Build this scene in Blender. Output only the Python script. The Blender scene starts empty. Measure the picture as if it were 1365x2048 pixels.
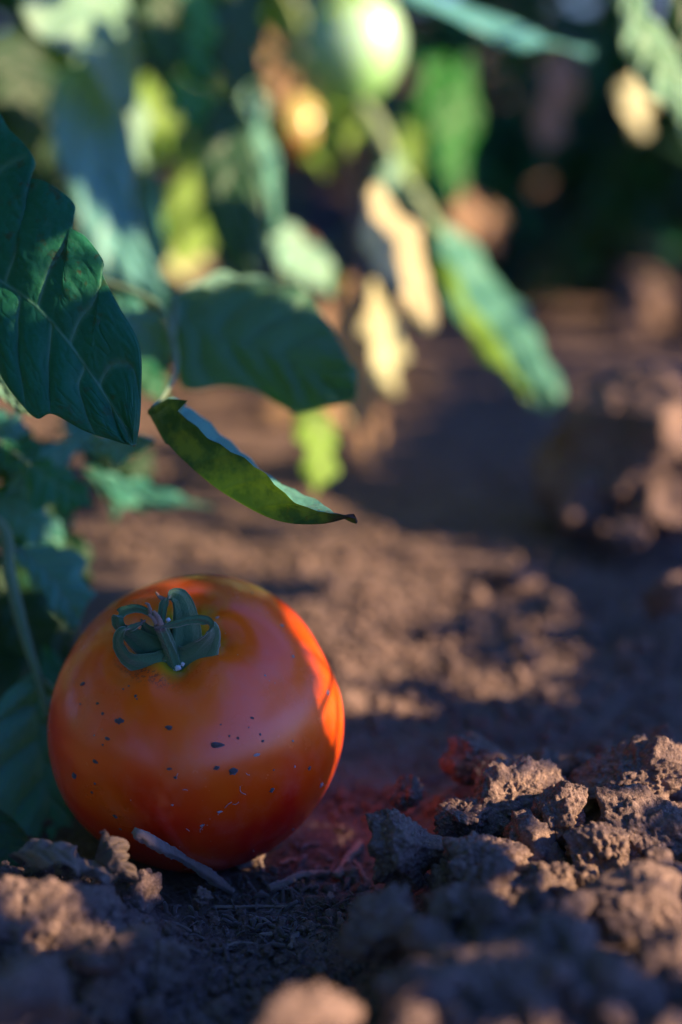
import bpy, bmesh, math, random
import numpy as np
from mathutils import Vector, Matrix, Quaternion
from mathutils.bvhtree import BVHTree
R = math.radians
random.seed(7); rng = np.random.default_rng(7)
SC = bpy.context.scene; COL = SC.collection

# ------------------------------------------------------------------ camera, sky, sun, exposure
PITCH = R(17.0); CAM = np.array([0.0, 0.0, 0.192]); K = 36.0/50.0/2048.0
FW = np.array([0, math.cos(PITCH), -math.sin(PITCH)]); UP = np.array([0, math.sin(PITCH), math.cos(PITCH)]); RT = np.array([1.0, 0, 0])
cd = bpy.data.cameras.new('camera'); cam = bpy.data.objects.new('camera', cd); COL.objects.link(cam)
cam.location = CAM; cam.rotation_euler = (R(90)-PITCH, 0, 0)
cd.sensor_fit = 'VERTICAL'; cd.sensor_height = 36; cd.lens = 50; cd.clip_start = .01; cd.clip_end = 200
cd.dof.use_dof = True; cd.dof.focus_distance = 0.334; cd.dof.aperture_fstop = 4.0; cd.dof.aperture_blades = 0
SC.camera = cam
SUN_EL, SUN_AZ = R(27), R(-14)            # azimuth measured from +X (right) towards +Y (away)
L = np.array([math.cos(SUN_EL)*math.cos(SUN_AZ), math.cos(SUN_EL)*math.sin(SUN_AZ), math.sin(SUN_EL)])
W = bpy.data.worlds.new('World'); SC.world = W; W.use_nodes = True
wn = W.node_tree; wn.nodes.clear()
sky = wn.nodes.new('ShaderNodeTexSky'); sky.sky_type = 'NISHITA'; sky.sun_disc = False
sky.sun_elevation = SUN_EL; sky.sun_rotation = R(90)-SUN_AZ; sky.air_density = 1.6; sky.dust_density = 0.4; sky.ozone_density = 3.0
bg = wn.nodes.new('ShaderNodeBackground'); bg.inputs[1].default_value = 0.07
wo = wn.nodes.new('ShaderNodeOutputWorld'); tint = wn.nodes.new('ShaderNodeMix'); tint.data_type = 'RGBA'; tint.blend_type = 'MULTIPLY'; tint.inputs[0].default_value = 1
tint.inputs[7].default_value = (.29, .47, 1.38, 1); wn.links.new(sky.outputs[0], tint.inputs[6]); wn.links.new(tint.outputs[2], bg.inputs[0]); wn.links.new(bg.outputs[0], wo.inputs[0])
sd = bpy.data.lights.new('sun', 'SUN'); sun = bpy.data.objects.new('sun', sd); COL.objects.link(sun)
sd.energy = 5.0; sd.angle = R(0.5); sd.color = (1.0, .68, .40)
sun.rotation_euler = Vector(-L).to_track_quat('-Z', 'Y').to_euler(); sun.location = (3, 1, 2)
SC.view_settings.view_transform = 'Standard'; SC.view_settings.look = 'None'
SC.view_settings.exposure = 1.78; SC.view_settings.gamma = 1; SC.view_settings.use_curve_mapping = False
SC.render.engine = 'CYCLES'; SC.cycles.max_bounces = 6; SC.cycles.diffuse_bounces = 2; SC.cycles.transmission_bounces = 4
SC.cycles.use_denoising = True

# ------------------------------------------------------------------ geometry helpers
def at(px, py, d):
    return CAM + d*(FW + (px-682.5)*K*RT - (py-1024)*K*UP)
def proj(P):
    q = np.asarray(P)-CAM; d = q@FW
    dd = np.where(np.abs(d) < 1e-6, 1e-6, d)
    return (q@RT)/dd/K+682.5, 1024-(q@UP)/dd/K, d
def link(name, me, mat=None, parent=None, smooth=True):
    o = bpy.data.objects.new(name, me); COL.objects.link(o)
    if mat and not me.materials: me.materials.append(mat)
    if parent: o.parent = parent
    if smooth and len(me.polygons): me.polygons.foreach_set('use_smooth', [True]*len(me.polygons))
    return o
def mesh(V, F, name='mesh'):
    me = bpy.data.meshes.new(name); V = np.asarray(V, dtype=float)
    me.from_pydata(V.tolist(), [], F if isinstance(F, list) else F.tolist()); me.update(); return me
def qmesh(V, nr, nc, name='mesh'):
    idx = np.arange(nr*nc).reshape(nr, nc)
    F = np.stack([idx[:-1, :-1], idx[:-1, 1:], idx[1:, 1:], idx[1:, :-1]], -1).reshape(-1, 4)
    me = bpy.data.meshes.new(name)
    me.vertices.add(nr*nc); me.vertices.foreach_set('co', np.asarray(V, dtype=np.float32).ravel())
    me.loops.add(F.size); me.loops.foreach_set('vertex_index', F.ravel().astype(np.int32))
    me.polygons.add(len(F)); me.polygons.foreach_set('loop_start', np.arange(0, F.size, 4, dtype=np.int32))
    me.polygons.foreach_set('loop_total', np.full(len(F), 4, dtype=np.int32))
    me.update(calc_edges=True); me.validate(); return me
def attr(me, name, vals):
    a = me.attributes.new(name, 'FLOAT', 'POINT'); a.data.foreach_set('value', np.asarray(vals, dtype=np.float32).ravel())
def empty(name, loc, label, cat, group=None):
    o = bpy.data.objects.new(name, None); COL.objects.link(o); o.location = loc; o.empty_display_size = .01
    o['label'] = label; o['category'] = cat
    if group: o['group'] = group
    return o
def tag(o, label=None, cat=None, group=None, kind=None):
    for k, v in (('label', label), ('category', cat), ('group', group), ('kind', kind)):
        if v: o[k] = v
    return o
def local(root, V):
    return np.asarray(V)-np.array(root.location)
def crom(P, n, t=None):
    P = np.asarray(P, dtype=float); m = len(P)
    if t is None: t = np.linspace(0, 1, n)
    if m == 2: return P[0]+(P[1]-P[0])*np.asarray(t)[:, None] if P.ndim > 1 else P[0]+(P[1]-P[0])*np.asarray(t)
    E = np.concatenate([[2*P[0]-P[1]], P, [2*P[-1]-P[-2]]])
    u = np.clip(t, 0, 1)*(m-1); i = np.minimum(u.astype(int), m-2); f = u-i
    if P.ndim > 1: f = f[:, None]
    a, b, c, d = E[i], E[i+1], E[i+2], E[i+3]
    return .5*(2*b+(c-a)*f+(2*a-5*b+4*c-d)*f**2+(3*b-a-3*c+d)*f**3)
def nrm(v):
    v = np.asarray(v, dtype=float); return v/np.maximum(np.linalg.norm(v, axis=-1, keepdims=True), 1e-12)

# numpy noise
def _h(i, j, k, s):
    n = (i*73856093) ^ (j*19349663) ^ (k*83492791) ^ (s*2654435761)
    n = (n ^ (n >> 13))*1274126177 & 0xffffffff
    n = (n ^ (n >> 16))*2246822519 & 0xffffffff
    return ((n ^ (n >> 15)) & 0xffffff)/float(0xffffff)
def vnoise(P, s=0):
    P = np.asarray(P); i = np.floor(P).astype(np.int64); f = P-i; f = f*f*f*(f*(f*6-15)+10)
    r = 0
    for a in (0, 1):
        wa = f[..., 0] if a else 1-f[..., 0]
        for b in (0, 1):
            wb = f[..., 1] if b else 1-f[..., 1]
            for c in (0, 1):
                wc = f[..., 2] if c else 1-f[..., 2]
                r = r+wa*wb*wc*_h(i[..., 0]+a, i[..., 1]+b, i[..., 2]+c, s)
    return r*2-1
def fbm(P, o=4, s=0, g=.5):
    r = 0; a = 1; t = 0; P = np.asarray(P)
    for k in range(o):
        r = r+a*vnoise(P*2**k+k*17.3, s+k); t += a; a *= g
    return r/t
def worley(P, s=0, two=False):
    P = np.asarray(P); i = np.floor(P).astype(np.int64); best = np.full(P.shape[:-1], 9.0)
    zr = (0,) if two else (-1, 0, 1)
    for a in (-1, 0, 1):
        for b in (-1, 0, 1):
            for c in zr:
                I, J, Q = i[..., 0]+a, i[..., 1]+b, i[..., 2]+c
                d = (I+_h(I, J, Q, s)-P[..., 0])**2+(J+_h(I, J, Q, s+1)-P[..., 1])**2
                if not two: d = d+(Q+_h(I, J, Q, s+2)-P[..., 2])**2
                best = np.minimum(best, d)
    return np.sqrt(best)
def ss(x): x = np.clip(x, 0, 1); return x*x*(3-2*x)

# ------------------------------------------------------------------ materials
class NT:
    def __init__(s, name):
        s.m = bpy.data.materials.new(name); s.m.use_nodes = True; s.t = s.m.node_tree; s.t.nodes.clear()
        s.out = s.t.nodes.new('ShaderNodeOutputMaterial')
    def n(s, ty, **kw):
        o = s.t.nodes.new(ty)
        for k, v in kw.items(): setattr(o, k, v)
        return o
    def set(s, sock, v):
        if isinstance(v, bpy.types.NodeSocket): s.t.links.new(v, sock)
        elif isinstance(v, (tuple, list)) and len(v) == 3 and sock.type == 'RGBA': sock.default_value = (*v, 1)
        else: sock.default_value = v
    def noise(s, vec, scale, detail=4, rough=.55):
        o = s.n('ShaderNodeTexNoise'); s.set(o.inputs['Vector'], vec); o.inputs['Scale'].default_value = scale
        o.inputs['Detail'].default_value = detail; o.inputs['Roughness'].default_value = rough; return o.outputs[0]
    def ramp(s, fac, stops, interp='LINEAR'):
        o = s.n('ShaderNodeValToRGB'); s.set(o.inputs[0], fac); cr = o.color_ramp; cr.interpolation = interp
        while len(cr.elements) < len(stops): cr.elements.new(.5)
        for e, (p, c) in zip(cr.elements, stops):
            e.position = p; e.color = (*c, 1) if isinstance(c, (tuple, list)) else (c, c, c, 1)
        return o.outputs[0]
    def mix(s, fac, a, b, mode='MIX'):
        o = s.n('ShaderNodeMix', data_type='RGBA', blend_type=mode); s.set(o.inputs[0], fac)
        s.set(o.inputs[6], a); s.set(o.inputs[7], b); return o.outputs[2]
    def math(s, op, a, b=0.0):
        o = s.n('ShaderNodeMath', operation=op); s.set(o.inputs[0], a); s.set(o.inputs[1], b); return o.outputs[0]
    def attr(s, name):
        return s.n('ShaderNodeAttribute', attribute_name=name).outputs['Fac']
    def bump(s, h, strength, dist, normal=None):
        o = s.n('ShaderNodeBump'); s.set(o.inputs['Height'], h); o.inputs['Strength'].default_value = strength
        o.inputs['Distance'].default_value = dist
        if normal: s.t.links.new(normal, o.inputs['Normal'])
        return o.outputs[0]
    def bsdf(s, color, rough=.6, normal=None, spec=.5, **kw):
        o = s.n('ShaderNodeBsdfPrincipled'); s.set(o.inputs['Base Color'], color); s.set(o.inputs['Roughness'], rough)
        o.inputs['Specular IOR Level'].default_value = spec
        if normal: s.t.links.new(normal, o.inputs['Normal'])
        for k, v in kw.items(): s.set(o.inputs[k.replace('_', ' ')], v)
        return o.outputs[0]
    def done(s, sh): s.t.links.new(sh, s.out.inputs[0]); return s.m
    def pos(s): return s.n('ShaderNodeNewGeometry').outputs['Position']
    def obj(s): return s.n('ShaderNodeTexCoord').outputs['Object']

def soil_mat(name, dark, light, pale):
    t = NT(name); P = t.pos()
    c = t.ramp(t.noise(P, 55, 6, .65), [(.3, dark), (.72, light)])
    c = t.mix(t.ramp(t.noise(P, 900, 3, .7), [(.52, 0.0), (.74, .7)]), c, pale)
    c = t.mix(t.ramp(t.noise(P, 420, 4, .7), [(.28, .75), (.46, 0.0)]), c, (dark[0]*.35, dark[1]*.35, dark[2]*.4))
    v = t.n('ShaderNodeTexVoronoi'); t.set(v.inputs['Vector'], P); v.inputs['Scale'].default_value = 330
    g = t.ramp(v.outputs['Distance'], [(.04, 1.0), (.09, 0.0)])
    sel = t.ramp(t.noise(P, 130, 1), [(.62, 0.0), (.66, 1.0)])
    c = t.mix(t.math('MULTIPLY', g, sel), c, (.5, .47, .44))
    n = t.bump(t.noise(P, 260, 5, .7), .9, .0022)
    n = t.bump(t.noise(P, 1300, 3, .7), .9, .0005, n)
    return t.done(t.bsdf(c, t.ramp(t.noise(P, 700, 2), [(.4, .95), (.8, .55)]), n, .25))
M_SOIL = soil_mat('soil', (.068, .048, .042), (.205, .148, .122), (.32, .24, .195))
M_CLOD = soil_mat('clod_soil', (.088, .060, .051), (.25, .175, .138), (.42, .32, .255))

def leaf_mat(name, base, back, vein, trans, ta=.35, rough=.5, spots=None, patch=None, tip=None):
    t = NT(name); P = t.pos()
    v = t.attr('vein'); geo = t.n('ShaderNodeNewGeometry')
    c = t.mix(t.noise(P, 60, 4), tuple(x*.65 for x in base), tuple(min(1, x*1.4) for x in base))
    c = t.mix(t.ramp(t.noise(P, 700, 2, .7), [(.45, 0.0), (.8, .35)]), c, tuple(min(1, x*1.9+.015) for x in base))
    if patch: c = t.mix(t.ramp(t.noise(P, patch[1], 3), [(.45, 0.0), (.6, 1.0)]), c, patch[0])
    c = t.mix(t.math('MULTIPLY', v, .6), c, vein)
    c = t.mix(geo.outputs['Backfacing'], c, t.mix(t.noise(P, 60, 4), tuple(x*.8 for x in back), back))
    if tip: c = t.mix(t.ramp(t.math('ADD', t.attr('along'), t.math('MULTIPLY', t.noise(P, 200, 3), .08)), [(.86, 0.0), (.93, 1.0)]), c, tip)
    if spots:
        s = t.math('MULTIPLY', t.ramp(t.noise(P, spots[1], 4, .7), [(.56, 0.0), (.64, 1.0)]), t.ramp(t.noise(P, 25, 2), [(.45, 0.0), (.6, .9)]))
        c = t.mix(s, c, spots[0])
    n = t.bump(t.noise(P, 520, 4, .6), .35, .0009)
    n = t.bump(t.noise(P, 2500, 2, .6), .3, .0002, n)
    d = t.bsdf(c, rough, n, .34, Sheen_Weight=.06, Sheen_Roughness=.4)
    tr = t.n('ShaderNodeBsdfTranslucent'); t.set(tr.inputs[0], t.mix(t.math('MULTIPLY', v, .5), trans, tuple(x*.5 for x in trans)))
    mx = t.n('ShaderNodeMixShader'); mx.inputs[0].default_value = ta
    t.t.links.new(d, mx.inputs[1]); t.t.links.new(tr.outputs[0], mx.inputs[2])
    return t.done(mx.outputs[0])
TR = (.28, .52, .05)
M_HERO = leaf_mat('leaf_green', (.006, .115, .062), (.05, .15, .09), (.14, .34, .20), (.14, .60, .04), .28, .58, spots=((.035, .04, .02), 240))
M_CURL = leaf_mat('leaf_mottled', (.005, .048, .012), (.10, .32, .24), (.05, .15, .03), (.20, .45, .02), .12, .5, tip=(.03, .018, .016), spots=((.12, .07, .015), 420), patch=((.16, .22, .02), 150))
M_TEAL = leaf_mat('leaf_bluish', (.045, .24, .18), (.08, .28, .2), (.14, .27, .2), TR, .25, .45)
M_BLUE = leaf_mat('leaf_powdery_blue', (.085, .32, .31), (.12, .36, .33), (.2, .42, .4), TR, .2, .38)
M_PALE = leaf_mat('leaf_pale', (.17, .38, .27), (.2, .4, .29), (.3, .4, .3), (.5, .65, .25), .3, .45)
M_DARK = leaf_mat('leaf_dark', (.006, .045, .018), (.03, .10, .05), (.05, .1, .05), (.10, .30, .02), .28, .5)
M_VIVID = leaf_mat('leaf_vivid_green', (.008, .15, .025), (.02, .2, .05), (.05, .2, .05), (.05, .70, .03), .45, .5)
M_LIME = leaf_mat('leaf_lime', (.14, .30, .04), (.2, .34, .08), (.3, .42, .1), (.5, .75, .06), .45, .5)
M_CREAM = leaf_mat('leaf_withered', (.55, .60, .36), (.5, .5, .32), (.45, .42, .25), (.6, .7, .25), .35, .7, patch=((.50, .46, .28), 16))
M_TAN = leaf_mat('leaf_dry', (.26, .175, .105), (.27, .19, .13), (.25, .15, .09), (.5, .3, .12), .2, .8)
M_GREY = leaf_mat('leaf_litter', (.17, .13, .10), (.16, .12, .09), (.1, .08, .06), (.2, .15, .1), .08, .85, spots=((.06, .04, .03), 120))

def stem_mat(name, a, b, rough=.55, sc=300):
    t = NT(name); P = t.pos()
    c = t.mix(t.noise(P, sc, 4), a, b)
    return t.done(t.bsdf(c, rough, t.bump(t.noise(P, sc*3, 3), .5, .0006), .4, Sheen_Weight=.3))
M_STEM = stem_mat('stem_green', (.05, .13, .06), (.12, .22, .10))
M_STEMP = stem_mat('stem_pale', (.20, .34, .12), (.32, .45, .18))
M_STEMB = stem_mat('stem_brown', (.16, .11, .09), (.26, .19, .15), .8)
M_STRAW = stem_mat('straw', (.11, .08, .062), (.32, .235, .185), .9, 320)
M_LITTER = stem_mat('litter', (.03, .022, .02), (.15, .105, .085), .9, 260)
def sepal_mat():
    t = NT('sepal_green'); P = t.pos()
    c = t.mix(t.noise(P, 260, 4), (.008, .075, .032), (.030, .15, .065))
    tipf = t.attr('tip')
    c = t.mix(t.ramp(tipf, [(.86, 0.0), (.97, 1.0)]), c, (.10, .055, .07))
    rid = t.n('ShaderNodeAttribute', attribute_name='ridge').outputs['Fac']
    c = t.mix(t.math('MULTIPLY', rid, .45), c, (.07, .20, .10))
    n = t.bump(t.noise(P, 1500, 3), .5, .0003); n = t.bump(rid, .7, .0004, n)
    return t.done(t.bsdf(c, .55, n, .4, Sheen_Weight=.4))
M_SEPAL = sepal_mat()

# ------------------------------------------------------------------ ground
def h_base(x, y):
    x = np.asarray(x, dtype=float); y = np.asarray(y, dtype=float)
    x0 = .004-.22*(.32-np.clip(y, .1, .5))
    m = ss((x-x0)/.045)*ss((.375+.12*(x-.02)-y)/.06)
    hp = m*np.clip(.010+.17*(.365-y), 0, .040)
    lf = .0235*np.exp(-(((x+.073)/.036)**2+((y-.262)/.036)**2)**1.3)
    lf2 = .012*ss((.235-y)/.06)*ss((-.02-x)/.03)
    far = .02*ss((y-1.2)/.5)*np.sin(x*3+1)+.30*ss((y-1.45-.12*np.sin(x*5+.5))/1.4)*ss((14-y)/8)
    und = .004*np.sin(x*14+2)*np.sin(y*11+1)*ss((y-.42)/.15)
    near0 = ss((y+.15)/.2)
    return (hp+np.maximum(lf, lf2)+und)*near0+far
CRK = [(640, 1600), (700, 1585), (760, 1592), (840, 1578), (900, 1560)]
def flat_pt(px, py, z=0.0):
    d = (CAM[2]-z)/(math.sin(PITCH)+(py-1024)*K*math.cos(PITCH)); return at(px, py, d)
CRKW = np.array([flat_pt(*p)[:2] for p in CRK])
def h_full(x, y, fine=True):
    x = np.asarray(x, dtype=float); y = np.asarray(y, dtype=float)
    P = np.stack([x, y, 0*x], -1); h = h_base(x, y)
    heap = ss(h/.02)
    dist = np.hypot(x, y)
    h = h+(.0022+.006*heap)*fbm(P*34, 3, 3)+(.0010+.0028*heap)*fbm(P*110, 3, 9)
    if fine:
        h = h+(.0013+.0028*heap)*(.6-worley(P*115+.3*fbm(P*300, 2, 5)[..., None], 21, True))*ss((fbm(P*25, 2, 31)+.35)/.4)
        h = h+(.0008+.0010*heap)*(.5-worley(P*330, 41, True))+.0006*fbm(P*600, 2, 51)
        dm = np.full(x.shape, 9.0)
        for a, b in zip(CRKW[:-1], CRKW[1:]):
            ab = b-a; q = np.clip(((x-a[0])*ab[0]+(y-a[1])*ab[1])/(ab@ab), 0, 1)
            dm = np.minimum(dm, np.hypot(x-a[0]-q*ab[0], y-a[1]-q*ab[1]))
        h = h-.005*np.exp(-(dm/.0013)**2)
    # the hollow the tomato sits in stays flat
    tx, ty = TOM_XY
    r = np.hypot(x-tx, y-ty)
    return h*(.25+.75*ss((r-.012)/.025)) - .001*np.exp(-(r/.02)**2)
TOM_C = at(394, 1441, .364); TOM_XY = (TOM_C[0], TOM_C[1])
def ground_at(px, py):
    d0, d1 = .12, 6.0
    ds = np.geomspace(d0, d1, 400); P = CAM+ds[:, None]*(FW+(px-682.5)*K*RT-(py-1024)*K*UP)
    g = P[:, 2]-h_full(P[:, 0], P[:, 1], False); k = np.argmax(g < 0) if (g < 0).any() else len(ds)-1
    lo, hi = ds[max(k-1, 0)], ds[k]
    for _ in range(12):
        m = .5*(lo+hi); p = at(px, py, m)
        if p[2] > float(h_full(p[0], p[1], False)): lo = m
        else: hi = m
    return at(px, py, hi), hi
ys = np.concatenate([[-60, -20, -6, -2, -1, -.5, -.2, -.05, .02, .07, .1], .125*np.exp(np.arange(0, 820)*.0034), 2.03*np.exp(np.arange(1, 40)*.09), [90, 140]])
nc = 520; u = np.linspace(-1, 1, nc)
ext = np.array([1.15, 1.5, 2.2, 4, 9, 25, 70])
uu = np.concatenate([-ext[::-1], u, ext])
wy = .045+.30*np.clip(ys, .1, 3.5)
X = uu[None, :]*wy[:, None]; X = np.where(np.abs(uu)[None, :] > 1, np.sign(uu)*(wy[:, None]+(np.abs(uu)[None, :]-1)*np.maximum(.6, .2+0*wy[:, None])), X)
Y = np.repeat(ys[:, None], X.shape[1], 1)
Z = h_full(X, Y); 
me = qmesh(np.stack([X, Y, Z], -1).reshape(-1, 3), X.shape[0], X.shape[1], 'ground')
g = link('ground', me, M_SOIL); tag(g, kind='structure')

# ------------------------------------------------------------------ clods
def ico(sub):
    bm = bmesh.new(); bmesh.ops.create_icosphere(bm, subdivisions=sub, radius=1)
    V = np.array([v.co[:] for v in bm.verts]); F = [[v.index for v in f.verts] for f in bm.faces]; bm.free(); return V, F
ICO = {k: ico(k) for k in (1, 2, 3, 4, 5, 6)}
def clod_mesh(size, seed, sub=5, ax=(1, 1, 1), facets=11, rough=1.0):
    V, F = ICO[sub]; r_ = np.random.default_rng(seed)
    Nn = nrm(r_.normal(size=(facets, 3))); D = r_.uniform(.62, 1.0, facets)
    dots = V@Nn.T; rad = np.where(dots > .05, D/np.maximum(dots, .05), 9).min(1); rad = np.minimum(rad, 1.15)
    P = V*rad[:, None]
    P = P*(1+.16*fbm(P*1.6+seed, 3, seed)[:, None])
    P = P*np.array(ax)*size
    off = seed*1.37
    n = nrm(P)
    s = size
    k_ = min(1.0, s/.008)
    disp = rough*(.0020*fbm(P*140+off, 4, seed)+.0024*k_*(.5-worley(P*120+off+.5*fbm(P*160, 2, 4)[:, None], seed+3))
                  +.0022*k_*(.55-worley(P*270+off+.4*fbm(P*400, 2, 3)[:, None], seed))*ss((fbm(P*60+off, 2, 8)+.5)/.5))
    if sub >= 4: disp = disp+.0012*rough*(.5-worley(P*750+off, seed+5))+.0005*fbm(P*1500, 2, 7)
    return mesh(P+n*disp[:, None], F, 'clod')
def clod(px, py, d, spx, label, seed, ax=(1, 1, 1), sub=5, rot=None, name='soil_clod', group='soil clods in the heap', mat=None):
    """centre of the clod at pixel/depth, size in photo pixels (radius)"""
    p = at(px, py, d); size = spx*K*d
    o = link(name, clod_mesh(size, seed, sub, ax), mat or M_CLOD)
    r_ = random.Random(seed)
    o.location = p; o.rotation_euler = rot or (r_.uniform(-.4, .4), r_.uniform(-.4, .4), r_.uniform(0, 6.28))
    return tag(o, label, 'soil clod', group)
CL = [
 # px, py, depth, radius px, label, axes, sub
 (1028, 1592, .346, 86, 'sunlit slab-shaped soil clod leaning on the crest of the heap', (1.15, .8, .62), 6, (.35, -.45, .15)),
 (1120, 1640, .335, 74, 'knobbly soil clod right of the sunlit slab, its right flank lit', (.72, .8, 1.0), 6, (.2, .25, .6)),
 (1198, 1715, .322, 76, 'triangular sunlit soil clod below the knobbly clod', (1.0, .8, .8), 6, (.1, .5, .4)),
 (955, 1520, .372, 62, 'dark boxy soil clod standing highest behind the heap crest', (1.1, .8, .75), 6, (0, .05, .25)),
 (818, 1585, .358, 36, 'small pointed soil clod with a lit tip at the left end of the crest', (.8, .8, 1.1), 5, (.2, .3, 1)),
 (925, 1635, .342, 52, 'rounded shaded soil clod at the left foot of the sunlit slab', (1, .9, .85), 6, None),
 (1285, 1540, .350, 95, 'broad crumbly sunlit soil clod at the right end of the crest', (1.25, 1, .7), 6, (0, -.1, .3)),
 (1195, 1590, .356, 55, 'flat dark soil clod between the knobbly clod and the broad lit clod', (1.2, 1, .6), 5, None),
 (1325, 1465, .385, 26, 'small round soil clod sitting behind the broad lit clod', (1, 1, .9), 5, None),
 (1150, 1535, .372, 34, 'low bluish soil clod in the gap behind the heap crest', (1.3, .9, .6), 5, None),
 (800, 1700, .325, 85, 'large shaded soil clod at the left edge of the heap', (1, .9, .85), 6, (.1, .2, .9)),
 (960, 1720, .318, 78, 'shaded soil clod below the slab in the middle of the heap', (1.05, .9, .8), 6, None),
 (1085, 1760, .312, 55, 'pale lit soil clod in the hollow under the knobbly clod', (1.2, .8, .6), 5, None),
 (1300, 1670, .330, 95, 'wide shaded soil clod in front of the broad lit clod', (1.2, 1, .7), 6, None),
 (1270, 1820, .290, 105, 'sunlit soil clod near the right edge, slightly out of focus', (1.2, .9, .75), 5, None),
 (1110, 1860, .285, 85, 'dark blurred soil clod left of the slightly blurred lit clod', (1, .9, .8), 5, None),
 (930, 1850, .285, 90, 'bluish shaded soil clod in the middle of the front slope', (1.1, .9, .75), 5, None),
 (760, 1850, .288, 80, 'shaded lumpy soil clod above the blurred foreground lump', (1.05, .9, .75), 5, None),
 (1330, 1935, .262, 95, 'blurred lit soil clod in the lower right corner', (1, .9, .8), 5, None),
 (1190, 1985, .255, 110, 'very blurred dark soil clod at the bottom right', (1.1, .9, .75), 5, None),
 (1000, 1985, .250, 110, 'very blurred dark soil clod at the bottom right of centre', (1.1, 1, .7), 5, None),
 (835, 1990, .250, 90, 'very blurred dark soil clod beside the blurred lit lump', (1, 1, .75), 5, None),
 (615, 2050, .235, 92, 'blurred orange-lit soil lump at the bottom centre', (1.35, .9, .62), 5, (0, .35, .9)),
]
for i, (px, py, d, s, lab, ax, sub, rot) in enumerate(CL): clod(px, py, d, s, lab, 100+i*7, ax, sub, rot)
clod(55, 1862, .302, 150, 'broad rounded soil clod under the grey dry leaf, left foreground', 301, (1.15, .9, .72), 6, (.05, .1, .2), group='soil clods left of the tomato')
clod(230, 1905, .285, 62, 'low soil clod with a lit tip right of the broad left clod', 302, (1.2, .9, .6), 5, group='soil clods left of the tomato')
clod(60, 1985, .255, 110, 'blurred shaded soil clod in the lower left corner', 303, (1.2, .9, .55), 5, group='soil clods left of the tomato')
clod(402, 1797, .325, 24, 'small rounded soil nub under the end of the thick stick', 304, (1, .9, 1.1), 5, group='soil clods left of the tomato')
# the big lump further back, right
clod(1290, 880, .62, 190, 'big rough soil lump in the right middle distance, sunlit on top', 310, (1.15, .95, .85), 6, (0, 0, .5), group='soil lumps on the path')
clod(1340, 1010, .59, 80, 'crumbling soil piece at the foot of the big lump, right edge', 311, (1, .9, .8), 5, group='soil lumps on the path')
clod(1180, 1000, .60, 70, 'dark soil piece with lit spots left of the big lump foot', 312, (1, .9, .8), 5, group='soil lumps on the path')
clod(1240, 1065, .585, 50, 'soil piece with a lit tip below the big lump', 313, (1.1, .9, .7), 5, group='soil lumps on the path')
clod(1345, 1190, .50, 55, 'shaded soil lump at the right edge below the big lump', 314, (1, .9, .8), 5, group='soil lumps on the path')
for i, (px, py, s, lab) in enumerate([
 (945, 1190, 26, 'small orange-lit soil pebble in the middle of the lit patch'),
 (1118, 1210, 32, 'pinkish lit soil pebble at the right end of the lit patch'),
 (1030, 1150, 42, 'greyish soil pebble on the far rim of the lit patch'),
 (1182, 1268, 15, 'tiny brown pebble in the shade right of the lit patch'),
 (870, 1262, 24, 'cream soil pebble near the centre of the lit patch'),
 (905, 1330, 24, 'cream soil pebble nearer the tomato in the lit patch'),
 (1090, 1385, 22, 'orange-lit pebble at the near right corner of the lit patch'),
 (1060, 1310, 20, 'pale pebble between the pink pebble and the near right corner')]):
    p, d = ground_at(px, py+s*.6); s_ = s*K*d
    o = link('soil_pebble', clod_mesh(s_, 400+i, 4, (1, .9, .8), 9, .6), M_CLOD); o.location = p+np.array([0, 0, s_*.45])
    tag(o, lab, 'pebble', 'soil pebbles on the lit patch')

# medium lumps dotted over the heap: individuals sharing meshes
LM = [clod_mesh(.0042, 500+i, 4, (1, random.uniform(.6, .9), random.uniform(.5, .8)), 7, 1.1) for i in range(10)]
for m_ in LM: m_.materials.append(M_CLOD); m_.polygons.foreach_set('use_smooth', [True]*len(m_.polygons))
k = 0
while k < 180:
    x, y = random.uniform(-.05, .15), random.uniform(.17, .40)
    hb = float(h_base(x, y))
    if hb < .006: continue
    z = float(h_full(x, y, False)); px, py, d = proj([x, y, z+.002])
    if not (0 < px < 1365 and 1400 < py < 2080): continue
    s = random.choice([.4, .5, .7, .7, 1, 1.4])*random.uniform(.8, 1.2)
    o = bpy.data.objects.new('soil_lump', LM[k % 10]); COL.objects.link(o); o.location = (x, y, z+.0018*s); o.scale = (s, s, s)
    o.rotation_euler = [random.uniform(0, 6.28) for _ in range(3)]
    tag(o, 'small crumbly lump of brown soil lying among the clods of the heap', 'soil lump', 'small lumps among the heap clods'); k += 1
# crumbs over the whole near ground: stuff
CV, CF = [], []; nb = 0
for i in range(5200):
    r_ = random.random()
    if r_ < .40: px, py = random.uniform(450, 1365), random.uniform(1060, 1560)
    elif r_ < .85: px, py = random.uniform(-40, 1400), random.uniform(1500, 2060)
    else: px, py = random.uniform(0, 1365), random.uniform(700, 1150)
    p = flat_pt(px, py, .015 if py > 1500 else 0); x, y = p[0], p[1]
    if math.hypot(x-TOM_XY[0], y-TOM_XY[1]) < .036: continue
    z = float(h_full(x, y, False)); s = .0004+.0011*random.random()**2.2*(1.8 if py < 1450 else 1.3)
    if random.random() < .04: s *= 1.9
    V, F = ICO[2] if s > .0012 else ICO[1]
    P = V*(1+.3*rng.normal(size=(len(V), 1)).clip(-1, 1)*.6)*s*rng.uniform(.7, 1.2, 3)
    CV.append(P+np.array([x, y, z+s*.5])); CF += [[a+nb for a in f] for f in F]; nb += len(V)
o = link('soil_crumbs', mesh(np.concatenate(CV), CF), M_CLOD, smooth=False)
tag(o, 'loose brown soil crumbs scattered over the ground and clods', 'soil crumbs', kind='stuff')

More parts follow.
